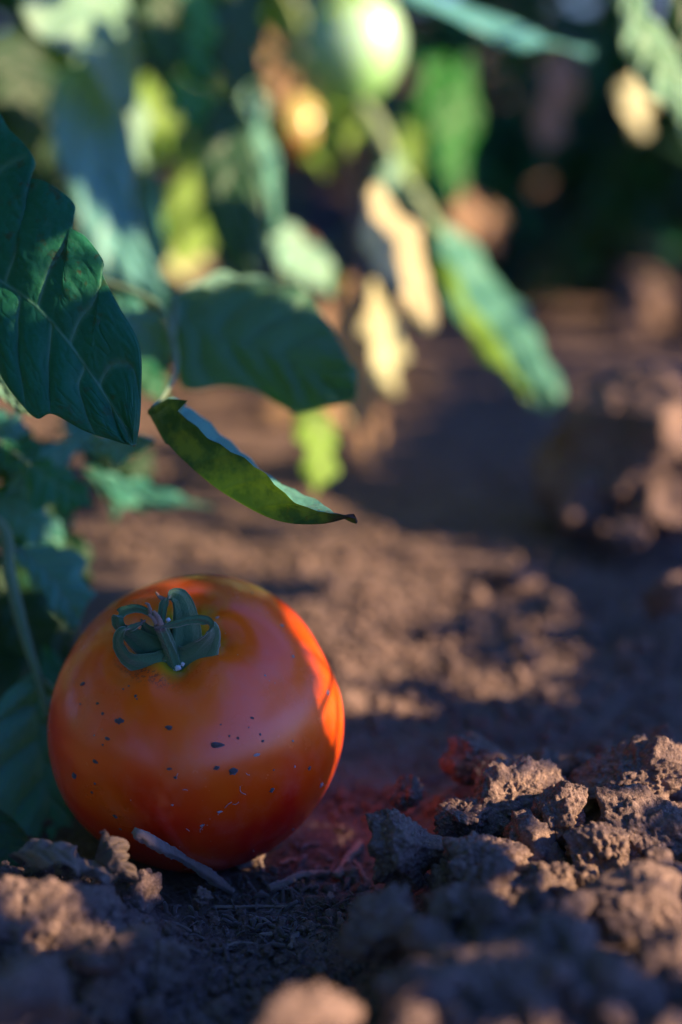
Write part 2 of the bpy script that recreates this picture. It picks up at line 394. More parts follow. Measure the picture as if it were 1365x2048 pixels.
# ------------------------------------------------------------------ tubes and ribbons
def tube(P, rad, n=10, seg=None, ridges=0, flat=1.0, wdir=None, nz=0.0, ns=0):
    """returns V, F, tip(t), ridge values; elliptical when flat<1 (thickness = rad*flat across wdir)"""
    m = seg or max(8, 6*len(P)); C = crom(P, m); rr = crom(np.asarray(rad, dtype=float), m) if np.ndim(rad) else np.full(m, rad)
    T = nrm(np.gradient(C, axis=0)); V = []; tip = []; rid = []
    up = np.array([.3, .2, .9]) if wdir is None else None
    Wd = None
    for i in range(m):
        if wdir is not None:
            w = np.asarray(crom(np.asarray(wdir, dtype=float), m)[i] if np.ndim(wdir) > 1 else wdir, dtype=float)
        else: w = Wd if Wd is not None else np.cross(T[i], up)
        w = w-T[i]*(w@T[i]); w = nrm(w); Wd = w; b = np.cross(T[i], w)
        for k in range(n):
            a = 2*math.pi*k/n; q = 1
            if ridges: q = 1+.10*math.cos(ridges*a); rid.append(.5+.5*math.cos(ridges*a))
            else: rid.append(0)
            if nz: q *= 1+nz*float(NZ[(i*3//2+ns) % 97, (k*7+ns) % 53])+nz*.8*float(NZ[(i//5+ns) % 97, (k+ns) % 53])
            V.append(C[i]+rr[i]*q*(math.cos(a)*w+math.sin(a)*b*flat)); tip.append(i/(m-1))
    F = [[i*n+k, i*n+(k+1) % n, (i+1)*n+(k+1) % n, (i+1)*n+k] for i in range(m-1) for k in range(n)]
    F.append(list(range(n))[::-1]); F.append([(m-1)*n+k for k in range(n)])
    return np.array(V), F, tip, rid
NZ = rng.normal(size=(97, 53)).clip(-1.5, 1.5)
class Join:
    def __init__(s): s.V = []; s.F = []; s.n = 0; s.t = []; s.r = []
    def add(s, V, F, tip=None, rid=None):
        s.V.append(V); s.F += [[a+s.n for a in f] for f in F]; s.n += len(V)
        s.t += list(tip) if tip is not None else [0]*len(V); s.r += list(rid) if rid is not None else [0]*len(V)
    def build(s, name, mat, root=None, smooth=True):
        V = np.concatenate(s.V)
        if root is not None: V = local(root, V) if root.parent is None else V-np.array(root.parent.location)
        me = mesh(V, s.F, name); attr(me, 'tip', s.t); attr(me, 'ridge', s.r)
        return link(name, me, mat, root, smooth)

# ------------------------------------------------------------------ the ripe tomato
tom = empty('tomato', TOM_C, 'ripe orange-red tomato with curled green calyx lying on the soil', 'tomato')
def camdir(x, y, z): return nrm(x*RT+y*UP-z*FW)     # z towards the camera
AX = camdir(-.10, .73, .68); BX = nrm(RT-AX*(RT@AX)); BY = np.cross(AX, BX)
nt, nphi = 120, 160
th = np.linspace(0, math.pi, nt)[:, None]; ph = np.linspace(0, 2*math.pi, nphi, endpoint=False)[None, :]
lob = .010*np.cos(5*ph+.6)+.008*np.cos(3*ph+1.9)+.004*np.cos(8*ph)
rad_ = 1+lob*np.sin(th)**2*(1+.6*np.cos(th))
shx, shy, shz = .0373, .0388, .0352
xx = shx*rad_*np.sin(th)**.96*np.cos(ph); yy = shy*rad_*np.sin(th)**.96*np.sin(ph)
zz = shz*(np.cos(th))+0*ph
zz = zz-.0050*np.exp(-(th/.26)**2)*(1+.25*np.cos(5*ph+.6))-.0016*np.exp(-(th/.6)**2)*(1+.5*np.cos(5*ph+.6))
zz = zz+.003*np.exp(-((math.pi-th)/.3)**2)
# a little bit of extra roundness low front-right
TV = xx[..., None]*BX+yy[..., None]*BY+zz[..., None]*AX
V = TV.reshape(-1, 3); idx = np.arange(nt*nphi).reshape(nt, nphi)
F = [[int(idx[i, j]), int(idx[i+1, j]), int(idx[i+1, (j+1) % nphi]), int(idx[i, (j+1) % nphi])] for i in range(nt-1) for j in range(nphi)]
tme = mesh(V, F, 'flesh'); bm = bmesh.new(); bm.from_mesh(tme); bmesh.ops.remove_doubles(bm, verts=bm.verts, dist=1e-6); bmesh.ops.recalc_face_normals(bm, faces=bm.faces); bm.to_mesh(tme)
TB = BVHTree.FromBMesh(bm); bm.free()
print('tomato bottom z', (V[:, 2]+TOM_C[2]).min())
TN = NT('tomato_skin'); P = TN.obj()
def dotv(v):
    o = TN.n('ShaderNodeVectorMath', operation='DOT_PRODUCT'); TN.set(o.inputs[0], P); o.inputs[1].default_value = tuple(v); return o.outputs['Value']
axd = TN.math('DIVIDE', dotv(AX), .036)            # 1 at the calyx .. -1 at the blossom end
rx, ry = dotv(BX), dotv(BY)
ang = TN.n('ShaderNodeMath', operation='ARCTAN2'); TN.set(ang.inputs[0], ry); TN.set(ang.inputs[1], rx)
wob = TN.math('MULTIPLY', TN.noise(P, 45, 4), .35)
a1 = TN.math('ADD', axd, TN.math('SUBTRACT', wob, .175))
c = TN.ramp(a1, [(.0, (.70, .012, .003)), (.30, (.82, .032, .003)), (.62, (.87, .078, .003)), (.85, (.86, .105, .004)), (.95, (.74, .13, .006))])
blot = TN.ramp(TN.noise(P, 32, 3, .5), [(.36, 0.0), (.60, .85)])
c = TN.mix(blot, c, (.92, .118, .003))
star = TN.math('ADD', TN.math('MULTIPLY', TN.math('SINE', TN.math('MULTIPLY', ang.outputs[0], 5.0)), .018), axd)
star = TN.math('ADD', star, TN.math('MULTIPLY', TN.math('SUBTRACT', TN.noise(P, 160, 3), .5), .07))
rr2 = TN.math('SQRT', TN.math('ADD', TN.math('MULTIPLY', rx, rx), TN.math('MULTIPLY', ry, ry)))
rw = TN.math('ADD', rr2, TN.math('MULTIPLY', TN.math('SINE', TN.math('MULTIPLY', ang.outputs[0], 5.0)), .0009))
rw = TN.math('ADD', rw, TN.math('MULTIPLY', TN.math('SUBTRACT', TN.noise(P, 140, 4), .5), .006))
c = TN.mix(TN.ramp(TN.math('MULTIPLY', rw, 60.0), [(.42, 1.0), (.78, 0.0)]), c, (.42, .30, .012))
c = TN.mix(TN.ramp(TN.math('MULTIPLY', rw, 60.0), [(.30, 1.0), (.50, 0.0)]), c, (.12, .17, .02))
# dirt ring and fine dust
dn = TN.ramp(TN.noise(P, 1100, 4, .8), [(.50, 0.0), (.58, 1.0)])
ringd = TN.ramp(TN.math('MULTIPLY', rr2, 60.0), [(.60, 0.0), (.70, .85), (.82, .6), (.95, 0.0)])
side = TN.ramp(TN.math('ADD', TN.math('MULTIPLY', dotv(-BY*.7-BX*.7), 60.0), .0), [(.45, 0.0), (.62, 1.0)])
c = TN.mix(TN.math('MULTIPLY', TN.math('MULTIPLY', dn, ringd), side), c, (.035, .025, .03))
pv = TN.n('ShaderNodeTexVoronoi'); TN.set(pv.inputs['Vector'], P); pv.inputs['Scale'].default_value = 520
pd = TN.math('MULTIPLY', TN.ramp(pv.outputs['Distance'], [(.05, 1.0), (.11, 0.0)]), TN.ramp(TN.noise(P, 300, 2), [(.55, 0.0), (.62, .7)]))
c = TN.mix(pd, c, (.55, .34, .24))
c = TN.mix(TN.ramp(TN.noise(P, 90, 5, .7), [(.5, 0.0), (.8, .10)]), c, (.55, .40, .34))
rg = TN.ramp(TN.noise(P, 60, 5, .6), [(.3, .20), (.7, .30)])
nb_ = TN.bump(TN.noise(P, 240, 3), .10, .0004)
M_TOM = TN.done(TN.bsdf(c, rg, nb_, .55, Subsurface_Weight=.14, Subsurface_Scale=.005, Subsurface_Radius=(1.0, .25, .08), Coat_Weight=.12, Coat_Roughness=.2))
body = link('skin', tme, M_TOM, tom)
def on_tomato(px, py):
    o = Vector(CAM-TOM_C); dr = Vector(nrm(at(px, py, 1)-CAM)); loc, n, i, dd = TB.ray_cast(o, dr)
    return (None, None) if loc is None else (np.array(loc)+TOM_C, np.array(n))
# soil specks stuck on the skin
M_SPECK = stem_mat('dried_soil', (.035, .03, .035), (.09, .07, .065), .9, 900)
M_SPECKP = stem_mat('pale_dust_and_glint', (.30, .22, .20), (.42, .32, .30), .9, 900)
def speck(px, py, w, hh, mat, name='soil_speck'):
    p, n = on_tomato(px, py)
    if p is None: return
    d = .335; a = w*.5*K*d; b = hh*.5*K*d
    V, F = ICO[2]; V = V*(1+.25*rng.normal(size=(len(V), 1)).clip(-1, 1))
    e1 = nrm(RT-n*(RT@n)); e2 = np.cross(n, e1); an = random.uniform(-.35, .35); E1 = e1*math.cos(an)+e2*math.sin(an); E2 = np.cross(n, E1)
    Pp = p+V[:, :1]*a*E1+V[:, 1:2]*b*E2+V[:, 2:3]*min(a, b)*.55*n
    link(name, mesh(Pp-TOM_C, F), mat, tom)
for s in [(239, 1442, 19, 12), (338, 1455, 16, 10), (435, 1489, 25, 12), (467, 1543, 18, 14), (433, 1536, 13, 8), (215, 1477, 13, 6), (191, 1523, 15, 7), (149, 1551, 14, 12),
          (231, 1633, 11, 8), (544, 1581, 11, 9), (619, 1536, 9, 9), (339, 1538, 10, 5), (351, 1555, 8, 5), (206, 1427, 7, 7), (166, 1368, 14, 9), (271, 1392, 6, 6),
          (476, 1476, 6, 5), (521, 1469, 5, 5), (526, 1482, 6, 5), (459, 1472, 4, 4), (442, 1449, 4, 3), (498, 1455, 4, 3), (505, 1436, 8, 4), (406, 1650, 6, 4), (630, 1624, 9, 6), (586, 1659, 7, 5),
          (241, 1658, 7, 5), (184, 1585, 6, 5), (190, 1567, 6, 5), (206, 1490, 5, 4), (274, 1398, 4, 4), (258, 1372, 5, 4), (247, 1378, 5, 3), (505, 1186, 6, 4), (548, 1540, 4, 3), (161, 1408, 6, 4), (195, 1407, 8, 5)]:
    speck(*s, M_SPECK)
for s in [(514, 1510, 14, 6), (189, 1471, 4, 4), (564, 1251, 8, 8), (587, 1313, 7, 9), (656, 1385, 9, 13), (439, 1624, 12, 5), (435, 1235, 7, 5), (405, 1651, 9, 5), (643, 1570, 9, 12), (586, 1482, 6, 5), (445, 1150, 20, 5), (531, 1351, 5, 4), (590, 1533, 4, 5), (345, 1610, 5, 4)]:
    speck(*s, M_SPECKP, 'dust_and_glint')  # pale flecks, one a painted sun glint in the lit strip
# fine pale curls on the lower skin
def curlmesh():
    J = Join()
    for _ in range(9):
        px, py = random.uniform(220, 620), random.uniform(1530, 1710); p, n = on_tomato(px, py)
        if p is None: continue
        e1 = nrm(RT-n*(RT@n)); e2 = np.cross(n, e1); a = random.uniform(0, 6.28); ln = random.uniform(.0004, .0015); c1 = e1*math.cos(a)+e2*math.sin(a); c2 = np.cross(n, c1)
        J.add(*tube([p+n*.0001-c1*ln, p+n*.00012+c2*ln*random.uniform(-.5, .5), p+n*.0001+c1*ln], .00007, 4, 6)[:2])
    return J
o = curlmesh().build('dust_curls', M_SPECKP, tom); o['kind'] = 'stuff'
# calyx
cal = bpy.data.objects.new('calyx', None); COL.objects.link(cal); cal.parent = tom; cal.empty_display_size = .01
BC, BN = on_tomato(347, 1318); BD = proj(BC)[2]
def cp(px, py, mm): return at(px, py, BD-mm*.001)    # mm in front of the calyx seat
def sepal(pts, wid, wd, label=None, name='sepal', flat=.16, n=20, mat=None, ridges=0):
    P = [cp(*p) for p in pts]; wd = [camdir(*w) for w in wd] if isinstance(wd, list) else camdir(*wd)
    J = Join(); V, F, t, r = tube(P, np.array(wid)*(np.linspace(.98, .5, len(wid)) if name == 'sepal' else .62)*K*BD, n, 44, ridges, flat, wd)
    # fine ribs running lengthwise
    r = [.5+.5*math.cos(5*2*math.pi*(k % n)/n) for k in range(len(V))] if not ridges else r
    V = V+(.00028*fbm(V*700, 3, 4))[:, None]*AX+(.00018*fbm(V*1500, 2, 14))[:, None]*BX
    J.add(V, F, t, r); o = J.build(name, mat or M_SEPAL, None)
    # parent to the calyx empty
    for v in o.data.vertices: v.co = Vector(np.array(v.co)-TOM_C)
    o.parent = cal
    return o
# seat disc of the calyx
def disc():
    BC, BN = on_tomato(336, 1296)
    n, m = 40, 7; V = []; F = []
    e2 = nrm(UP-BN*(UP@BN)); e1 = np.cross(e2, BN)
    for i in range(m):
        q = i/(m-1)
        for k in range(n):
            a = 2*math.pi*k/n; r = q*.0068*(1+.10*math.sin(5*a+1)); p0 = BC+e1*math.cos(a)*r*1.25+e2*math.sin(a)*r
            z = .0009+.0022*q**2+.0005*math.sin(5*a)
            V.append(p0+BN*z)
    F = [[i*n+k, i*n+(k+1) % n, (i+1)*n+(k+1) % n, (i+1)*n+k] for i in range(m-1) for k in range(n)]
    J = Join(); J.add(np.array(V), F); o = J.build('calyx_disc', M_SEPAL, None)
    for v in o.data.vertices: v.co = Vector(np.array(v.co)-TOM_C)
    o.parent = cal
disc()
sepal([(356, 1338, .5), (344, 1305, 4), (330, 1272, 8), (320, 1250, 11)], [30, 22, 20, 19], (1, .3, 0), name='stalk', flat=1, n=21, ridges=7)
sepal([(350, 1322, 1), (372, 1290, 3), (372, 1240, 5), (362, 1200, 8), (343, 1190, 10), (327, 1212, 11), (322, 1250, 10.5), (318, 1262, 10.3)], [34, 40, 34, 26, 19, 17, 12, 5], [(.9, .2, -.5), (.8, .1, -.6), (.8, .0, -.6), (.7, .6, -.3), (.2, .9, .3), (.8, -.3, .5), (1, 0, .3), (1, 0, .3)])
sepal([(352, 1330, 1.5), (388, 1318, 3.5), (412, 1290, 6), (424, 1262, 9), (413, 1242, 11), (380, 1240, 11.7), (345, 1249, 11.8), (308, 1255, 12)], [44, 46, 36, 24, 17, 15, 12, 3], [(.2, .9, .4), (-.3, .8, .5), (-.5, .5, .6), (-.5, .1, .8), (.2, .8, .6), (0, 1, .4), (0, 1, .4), (0, 1, .4)])
sepal([(345, 1328, 1.5), (300, 1330, 3.5), (258, 1318, 6), (238, 1290, 8.5), (243, 1264, 10.5), (268, 1254, 11), (292, 1240, 11)], [40, 36, 26, 19, 17, 12, 4], [(0, .9, .4), (.1, .8, .5), (.4, .6, .6), (.9, .1, .5), (.8, -.4, .5), (.3, .9, .4), (.3, .9, .4)])
sepal([(340, 1312, 1.5), (300, 1295, 3.5), (262, 1268, 6), (238, 1250, 8), (240, 1228, 9.5), (268, 1217, 10), (298, 1225, 10.5), (318, 1243, 11)], [40, 36, 26, 19, 16, 14, 13, 5], [(.2, .9, .3), (.4, .8, .5), (.5, .7, .6), (.9, .2, .5), (.5, .8, .3), (.1, 1, .3), (-.1, 1, .3), (-.1, 1, .3)])
sepal([(345, 1310, 1), (320, 1285, 3), (300, 1262, 5), (290, 1250, 6.5), (283, 1238, 7)], [46, 44, 28, 14, 4], [(.8, .3, .2), (.8, .2, .3), (.8, .2, .4), (.8, .2, .4), (.8, .2, .4)])
for pts, w in [([(330, 1200, 9.5), (320, 1194, 10), (311, 1184, 10.4)], [9, 6, 3]), ([(300, 1228, 11), (299, 1212, 11.3), (291, 1205, 11.5)], [6, 5, 3]),
               ([(322, 1250, 12), (316, 1234, 12.6), (307, 1222, 13)], [11, 9, 4]), ([(314, 1248, 12.2), (306, 1236, 12.6), (297, 1229, 12.8)], [9, 7, 4])]:
    sepal(pts, w, (1, 0, 0), name='sepal_tip', flat=.8, n=8, mat=M_STEMB)
M_WEB = stem_mat('white_fluff', (.45, .52, .58), (.65, .68, .7), .9, 900)
for (px, py, s, mm) in [(356, 1335, 11, 3.2), (366, 1328, 7, 3.2), (350, 1341, 7, 2.8), (337, 1240, 7, 10.8), (336, 1248, 5, 10.9)]:
    V, F = ICO[3]; V = V*(1+.4*fbm(V*3+px, 3, 5)[:, None]); o = link('white_fluff', mesh(cp(px, py, mm)-TOM_C+V*s*K*BD*.6, F), M_WEB, tom)
for v_ in ():
    pass

# ------------------------------------------------------------------ leaves
LITP = []   # (world point, free radius): nothing built at random may stand between these and the sun
def lit(px, py, d, r=.02): LITP.append((at(px, py, d), r))
def leaf_surface(mid, left, right, nu, nvh, nveins=6, bulge=.0012, skew=.25, serr=0.0, nser=14, seed=0, lob=0.0, nlob=3.3, cup=0.0, wav=0.0, fwd=.12):
    """mid/left/right: control points (world) from base to tip; returns V, vein; grid (nu, 2*nvh+1)"""
    t = np.linspace(0, 1, nu); M = crom(mid, nu, t)
    sh = np.clip(t+skew*t*(1-t), 0, 1)
    Le = crom(left, nu, sh); Ri = crom(right, nu, sh)
    s1 = (1-np.abs(((sh*nser) % 1)*2-1)); env = np.sin(math.pi*np.clip(sh, 0, 1))**.5
    k = 1-serr*s1*env-lob*(.5+.5*np.cos(2*math.pi*nlob*sh))*env
    k2 = 1-serr*np.roll(s1, 3)*env-lob*(.5+.5*np.cos(2*math.pi*nlob*sh+1.2))*env
    Le = M+(Le-M)*k[:, None]; Ri = M+(Ri-M)*k2[:, None]
    s = np.linspace(-1, 1, 2*nvh+1); a = np.abs(s)
    E = np.where(s[None, :, None] < 0, Le[:, None, :], Ri[:, None, :])
    P = M[:, None, :]+(E-M[:, None, :])*a[None, :, None]
    T = nrm(np.gradient(M, axis=0)); C = nrm(Ri-Le+1e-9); N = nrm(np.cross(C, T))
    N = np.where((N@FW)[:, None] > 0, -N, N)
    vp = nveins*(t[:, None]-fwd*a[None, :]**1.3)+nveins
    jit = .12*fbm(np.stack([t[:, None]*5+0*a[None, :], s[None, :]*2+0*t[:, None], 0*t[:, None]+0*a[None, :]+seed], -1), 2, seed)
    vp = vp+jit+np.where(s < 0, .0, .45)[None, :]
    fr = np.abs((vp % 1)-.5)*2              # 1 on a vein, 0 between
    wd = np.linalg.norm(E-M[:, None, :], axis=-1)*a[None, :]
    sec = np.exp(-((1-fr)/.10)**2)*(1-a[None, :])**.35
    midr = np.exp(-(wd/.0004)**2)
    quilt = np.sin(math.pi*(1-fr)*.5)**.7*np.sin(math.pi*np.clip(a[None, :]*1.02, 0, 1))**.5
    sub = np.abs(fbm(np.stack([vp*3, s[None, :]*7+0*vp, 0*vp+seed], -1), 2, seed+3))
    hgt = bulge*(quilt*1.0+.25*midr+.25*np.clip(sub*2.2, 0, 1)*quilt)
    hgt = hgt+cup*a[None, :]**2*wd.max()+wav*np.sin(t*13+seed)[:, None]*a[None, :]**2*s[None, :]
    P = P+N[:, None, :]*hgt[..., None]
    vein = np.clip(np.maximum(sec, midr)+.18*np.exp(-(sub/.03)**2), 0, 1)
    return P, vein
def px3(pts, d=None):
    return np.array([at(p[0], p[1], p[2] if len(p) > 2 else d) for p in pts])
def outline_leaf(root, mid, left, right, mat, nu=60, nvh=12, name='leaf', label=None, solid=0.0, **kw):
    P, v = leaf_surface(px3(mid), px3(left), px3(right), nu, nvh, **kw)
    me = qmesh(local(root, P.reshape(-1, 3)), nu, 2*nvh+1, name); attr(me, 'vein', v.ravel()); attr(me, 'along', np.repeat(np.linspace(0, 1, nu), 2*nvh+1))
    # front side towards the camera
    o = link(name, me, mat, root)
    if solid:
        m = o.modifiers.new('thickness', 'SOLIDIFY'); m.thickness = solid; m.offset = 0
    if label: o['label'] = label
    return o
def strip_leaf(root, mid, wl, wr, mat, roll=0.0, cupd=0.0, nu=48, nvh=9, name='leaf', label=None, **kw):
    """mid (px,py,depth), half widths in px on both sides, roll: how far the blade turns away (rad)"""
    kw.setdefault('lob', .30); kw.setdefault('serr', .10); kw.setdefault('nser', 8); kw.setdefault('wav', .004*mid[0][2])
    n = len(mid); M = px3(mid); c2 = np.array([[p[0], -p[1]] for p in mid], dtype=float)
    T = np.gradient(c2, axis=0); T = T/np.linalg.norm(T, axis=1, keepdims=True)
    d = np.array([p[2] for p in mid]); roll = np.broadcast_to(roll if not (mid[0][2] > .5 and mid[-1][1] > mid[0][1]+60) else np.maximum(roll, .7), (n,)); wl = np.array(wl)*1.18; wr = np.array(wr)*1.18
    S = T[:, 1:2]*RT-T[:, 0:1]*UP        # right-hand side of the direction of travel, in view
    Cc = np.cos(roll)[:, None]*S-np.sin(roll)[:, None]*FW
    Ri = M+Cc*(np.array(wr)*K*d/np.maximum(np.cos(roll), .3))[:, None]-FW*cupd
    Le = M-Cc*(np.array(wl)*K*d/np.maximum(np.cos(roll), .3))[:, None]-FW*cupd
    P, v = leaf_surface(M, Le, Ri, nu, nvh, **kw)
    me = qmesh(local(root, P.reshape(-1, 3)), nu, 2*nvh+1, name); attr(me, 'vein', v.ravel())
    o = link(name, me, mat, root)
    if label: o['label'] = label
    return o
def stems(root, items, mat, name='stem'):
    J = Join()
    for pts, w in items:
        P = px3(pts); d = np.array([p[2] for p in pts]); r = np.array(w)*.5*K*d if np.ndim(w) else w*.5*K*d
        J.add(*tube(P, r, 9, max(12, 7*len(pts))))
    return J.build(name, mat, root)

# plant A: the near plant, its stem just outside the left edge, leaves reaching into the plane of focus
def foot(px, d):   # ground point under a pixel column at a depth
    z = 0.0; t = ((CAM[2]-z)/d-math.sin(PITCH))/math.cos(PITCH); p = at(px, 1024+t/K, d); return p
A = empty('tomato_plant', foot(-120, .42), 'near tomato plant at the left edge whose big sharp leaf hangs above the ripe tomato', 'tomato plant', 'tomato plants')
fa = foot(-120, .42); fpx = proj(fa)
stems(A, [([(fpx[0], fpx[1]+5, .42), (-130, 1200, .42), (-150, 700, .42), (-130, 200, .43), (-100, -200, .44)], [34, 34, 30, 26, 20]),
          ([(-140, 420, .42), (-100, 470, .38), (-60, 515, .35), (-20, 545, .342)], [16, 12, 9, 7]),
          ([(-150, 700, .42), (100, 560, .44), (300, 600, .43), (345, 680, .42), (352, 740, .40), (330, 790, .37), (305, 815, .355)], [20, 16, 14, 12, 9, 8, 7]),
          ([(345, 680, .42), (350, 640, .43), (350, 600, .44)], [11, 9, 8]),
          ([(-140, 900, .42), (-40, 870, .41), (20, 900, .40), (60, 930, .395)], [14, 10, 8, 6]),
          ([(-130, 1000, .42), (0, 1050, .40), (20, 1150, .395), (50, 1270, .39), (75, 1350, .385), (95, 1440, .38)], [20, 24, 26, 22, 16, 10]),
          ([(-130, 1100, .42), (-20, 1085, .41), (40, 1100, .405)], [12, 9, 7])], M_STEM)
# the sharp leaf
hm = [(-70, 500, .352), (0, 560, .347), (60, 600, .343), (120, 662, .340), (180, 742, .338), (232, 822, .336), (271, 892, .335)]
hl = [(-70, 500, .352), (-60, 640, .346), (0, 747, .342), (30, 792, .340), (72, 836, .338), (105, 828, .337), (170, 862, .336), (232, 882, .335), (271, 892, .335)]
hr = [(-70, 500, .352), (-20, 235, .352), (22, 262, .350), (62, 305, .348), (70, 332, .348), (46, 352, .349), (88, 362, .346), (130, 388, .345), (151, 414, .344), (140, 452, .343), (172, 474, .342), (206, 520, .340), (205, 548, .340), (238, 612, .338), (279, 690, .336), (282, 790, .334), (279, 850, .334), (271, 892, .335)]
outline_leaf(A, hm, hl, hr, M_HERO, 300, 90, nveins=5.5, bulge=.0014, skew=.0, fwd=.16, serr=.0, seed=3, solid=.00035, label='sharp dark green leaf blade with quilted veins')
# curled leaf: a folded blade, underside towards us
cm = [(300, 824, .356), (335, 888, .350), (400, 952, .345), (470, 1002, .341), (555, 1043, .337), (640, 1050, .334), (712, 1034, .332)]
cl = [(296, 818, .356), (335, 802, .348), (385, 822, .344), (432, 868, .341), (486, 908, .338), (540, 946, .335), (590, 984, .333), (640, 1006, .332), (672, 1022, .331), (712, 1034, .332)]
cr = [(296, 818, .356), (340, 799, .364), (392, 817, .366), (444, 856, .366), (499, 892, .362), (545, 936, .356), (597, 976, .348), (645, 1000, .341), (676, 1018, .336), (712, 1034, .332)]
outline_leaf(A, cm, cl, cr, M_CURL, 160, 36, nveins=7, bulge=.0008, skew=.1, serr=.05, nser=11, seed=5, cup=-.05, wav=.0008, label='narrow curled leaf, mottled yellow green with a dark dry tip')
# broad middle leaf
bm_ = [(342, 640, .44), (430, 672, .435), (520, 702, .43), (620, 745, .425), (714, 796, .42)]
bl = [(342, 640, .44), (350, 720, .435), (368, 780, .43), (440, 776, .43), (500, 782, .43), (548, 806, .43), (588, 830, .425), (600, 828, .425), (640, 818, .422), (700, 806, .42), (714, 796, .42)]
br = [(342, 640, .44), (338, 596, .455), (400, 572, .46), (480, 558, .46), (560, 558, .455), (612, 578, .45), (625, 592, .45), (650, 632, .44), (682, 682, .43), (700, 722, .42), (716, 742, .42), (714, 796, .42)]
outline_leaf(A, bm_, bl, br, M_HERO, 90, 22, nveins=6, bulge=.0022, skew=0, seed=8, serr=.03, nser=8, label='broad dark leaf hanging behind the curled leaf')
strip_leaf(A, [(350, 590, .45), (420, 565, .455), (500, 562, .455), (600, 575, .45)], [2, 12, 14, 2], [2, 10, 10, 2], M_PALE, .5)
strip_leaf(A, [(225, 590, .46), (270, 640, .455), (310, 690, .45), (340, 742, .445)], [3, 40, 38, 3], [3, 36, 40, 3], M_TEAL, .3, seed=4)
strip_leaf(A, [(310, 880, .40), (250, 885, .40), (200, 892, .40), (168, 885, .40)], [3, 34, 28, 2], [3, 30, 22, 2], M_TEAL, .4, seed=6)
strip_leaf(A, [(-40, 720, .39), (0, 770, .385), (40, 810, .38), (66, 832, .38)], [5, 26, 16, 2], [5, 22, 14, 2], M_PALE, .2, seed=2)
strip_leaf(A, [(180, 872, .43), (120, 905, .425), (60, 950, .42), (10, 990, .42)], [3, 22, 30, 3], [3, 20, 18, 3], M_TEAL, .5, seed=7, serr=.15, nser=5)
strip_leaf(A, [(55, 920, .41), (100, 960, .41), (150, 990, .41), (185, 1010, .41)], [3, 40, 30, 3], [3, 62, 40, 3], M_HERO, .3, seed=9, serr=.15, nser=5)
strip_leaf(A, [(8, 880, .40), (25, 900, .40), (30, 925, .40), (20, 950, .40)], [3, 18, 16, 3], [3, 14, 14, 3], M_HERO, .1, seed=12)
strip_leaf(A, [(170, 940, .48), (240, 975, .48), (330, 1000, .48), (430, 1015, .48)], [3, 32, 20, 2], [3, 26, 16, 2], M_TEAL, .5, seed=10, serr=.2, nser=4)
strip_leaf(A, [(215, 925, .5), (240, 960, .5), (232, 1000, .5), (228, 1050, .5)], [3, 16, 14, 2], [3, 18, 12, 2], M_TEAL, .2, seed=11)
strip_leaf(A, [(30, 1095, .41), (85, 1140, .405), (130, 1200, .40), (150, 1262, .395)], [4, 60, 60, 4], [4, 30, 30, 3], M_TEAL, .4, seed=13, label=None)
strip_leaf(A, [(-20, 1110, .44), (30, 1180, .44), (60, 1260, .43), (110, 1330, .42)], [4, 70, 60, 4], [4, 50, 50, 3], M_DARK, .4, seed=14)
strip_leaf(A, [(85, 1300, .415), (105, 1345, .41), (125, 1400, .405), (140, 1470, .40)], [4, 30, 30, 4], [4, 26, 26, 3], M_HERO, .4, seed=23)
outline_leaf(A, [(72, 1340, .39), (70, 1420, .392), (85, 1520, .39), (100, 1610, .383), (118, 1690, .375)],
             [(72, 1340, .39), (0, 1400, .385), (-50, 1520, .375), (-40, 1650, .37), (40, 1712, .372), (118, 1690, .375)],
             [(72, 1340, .39), (130, 1400, .40), (160, 1500, .40), (180, 1600, .395), (170, 1680, .385), (118, 1690, .375)], M_TEAL, 90, 26, nveins=5, bulge=.0026, skew=0, seed=15, serr=.03, nser=7, label='bluish green leaf drooping to the soil behind the tomato')
outline_leaf(A, [(-30, 1600, .36), (-5, 1650, .36), (20, 1700, .355), (30, 1745, .35)], [(-30, 1600, .36), (-60, 1680, .355), (-40, 1740, .35), (30, 1745, .35)], [(-30, 1600, .36), (30, 1640, .365), (60, 1690, .36), (30, 1745, .35)], M_DARK, 30, 8, seed=16)

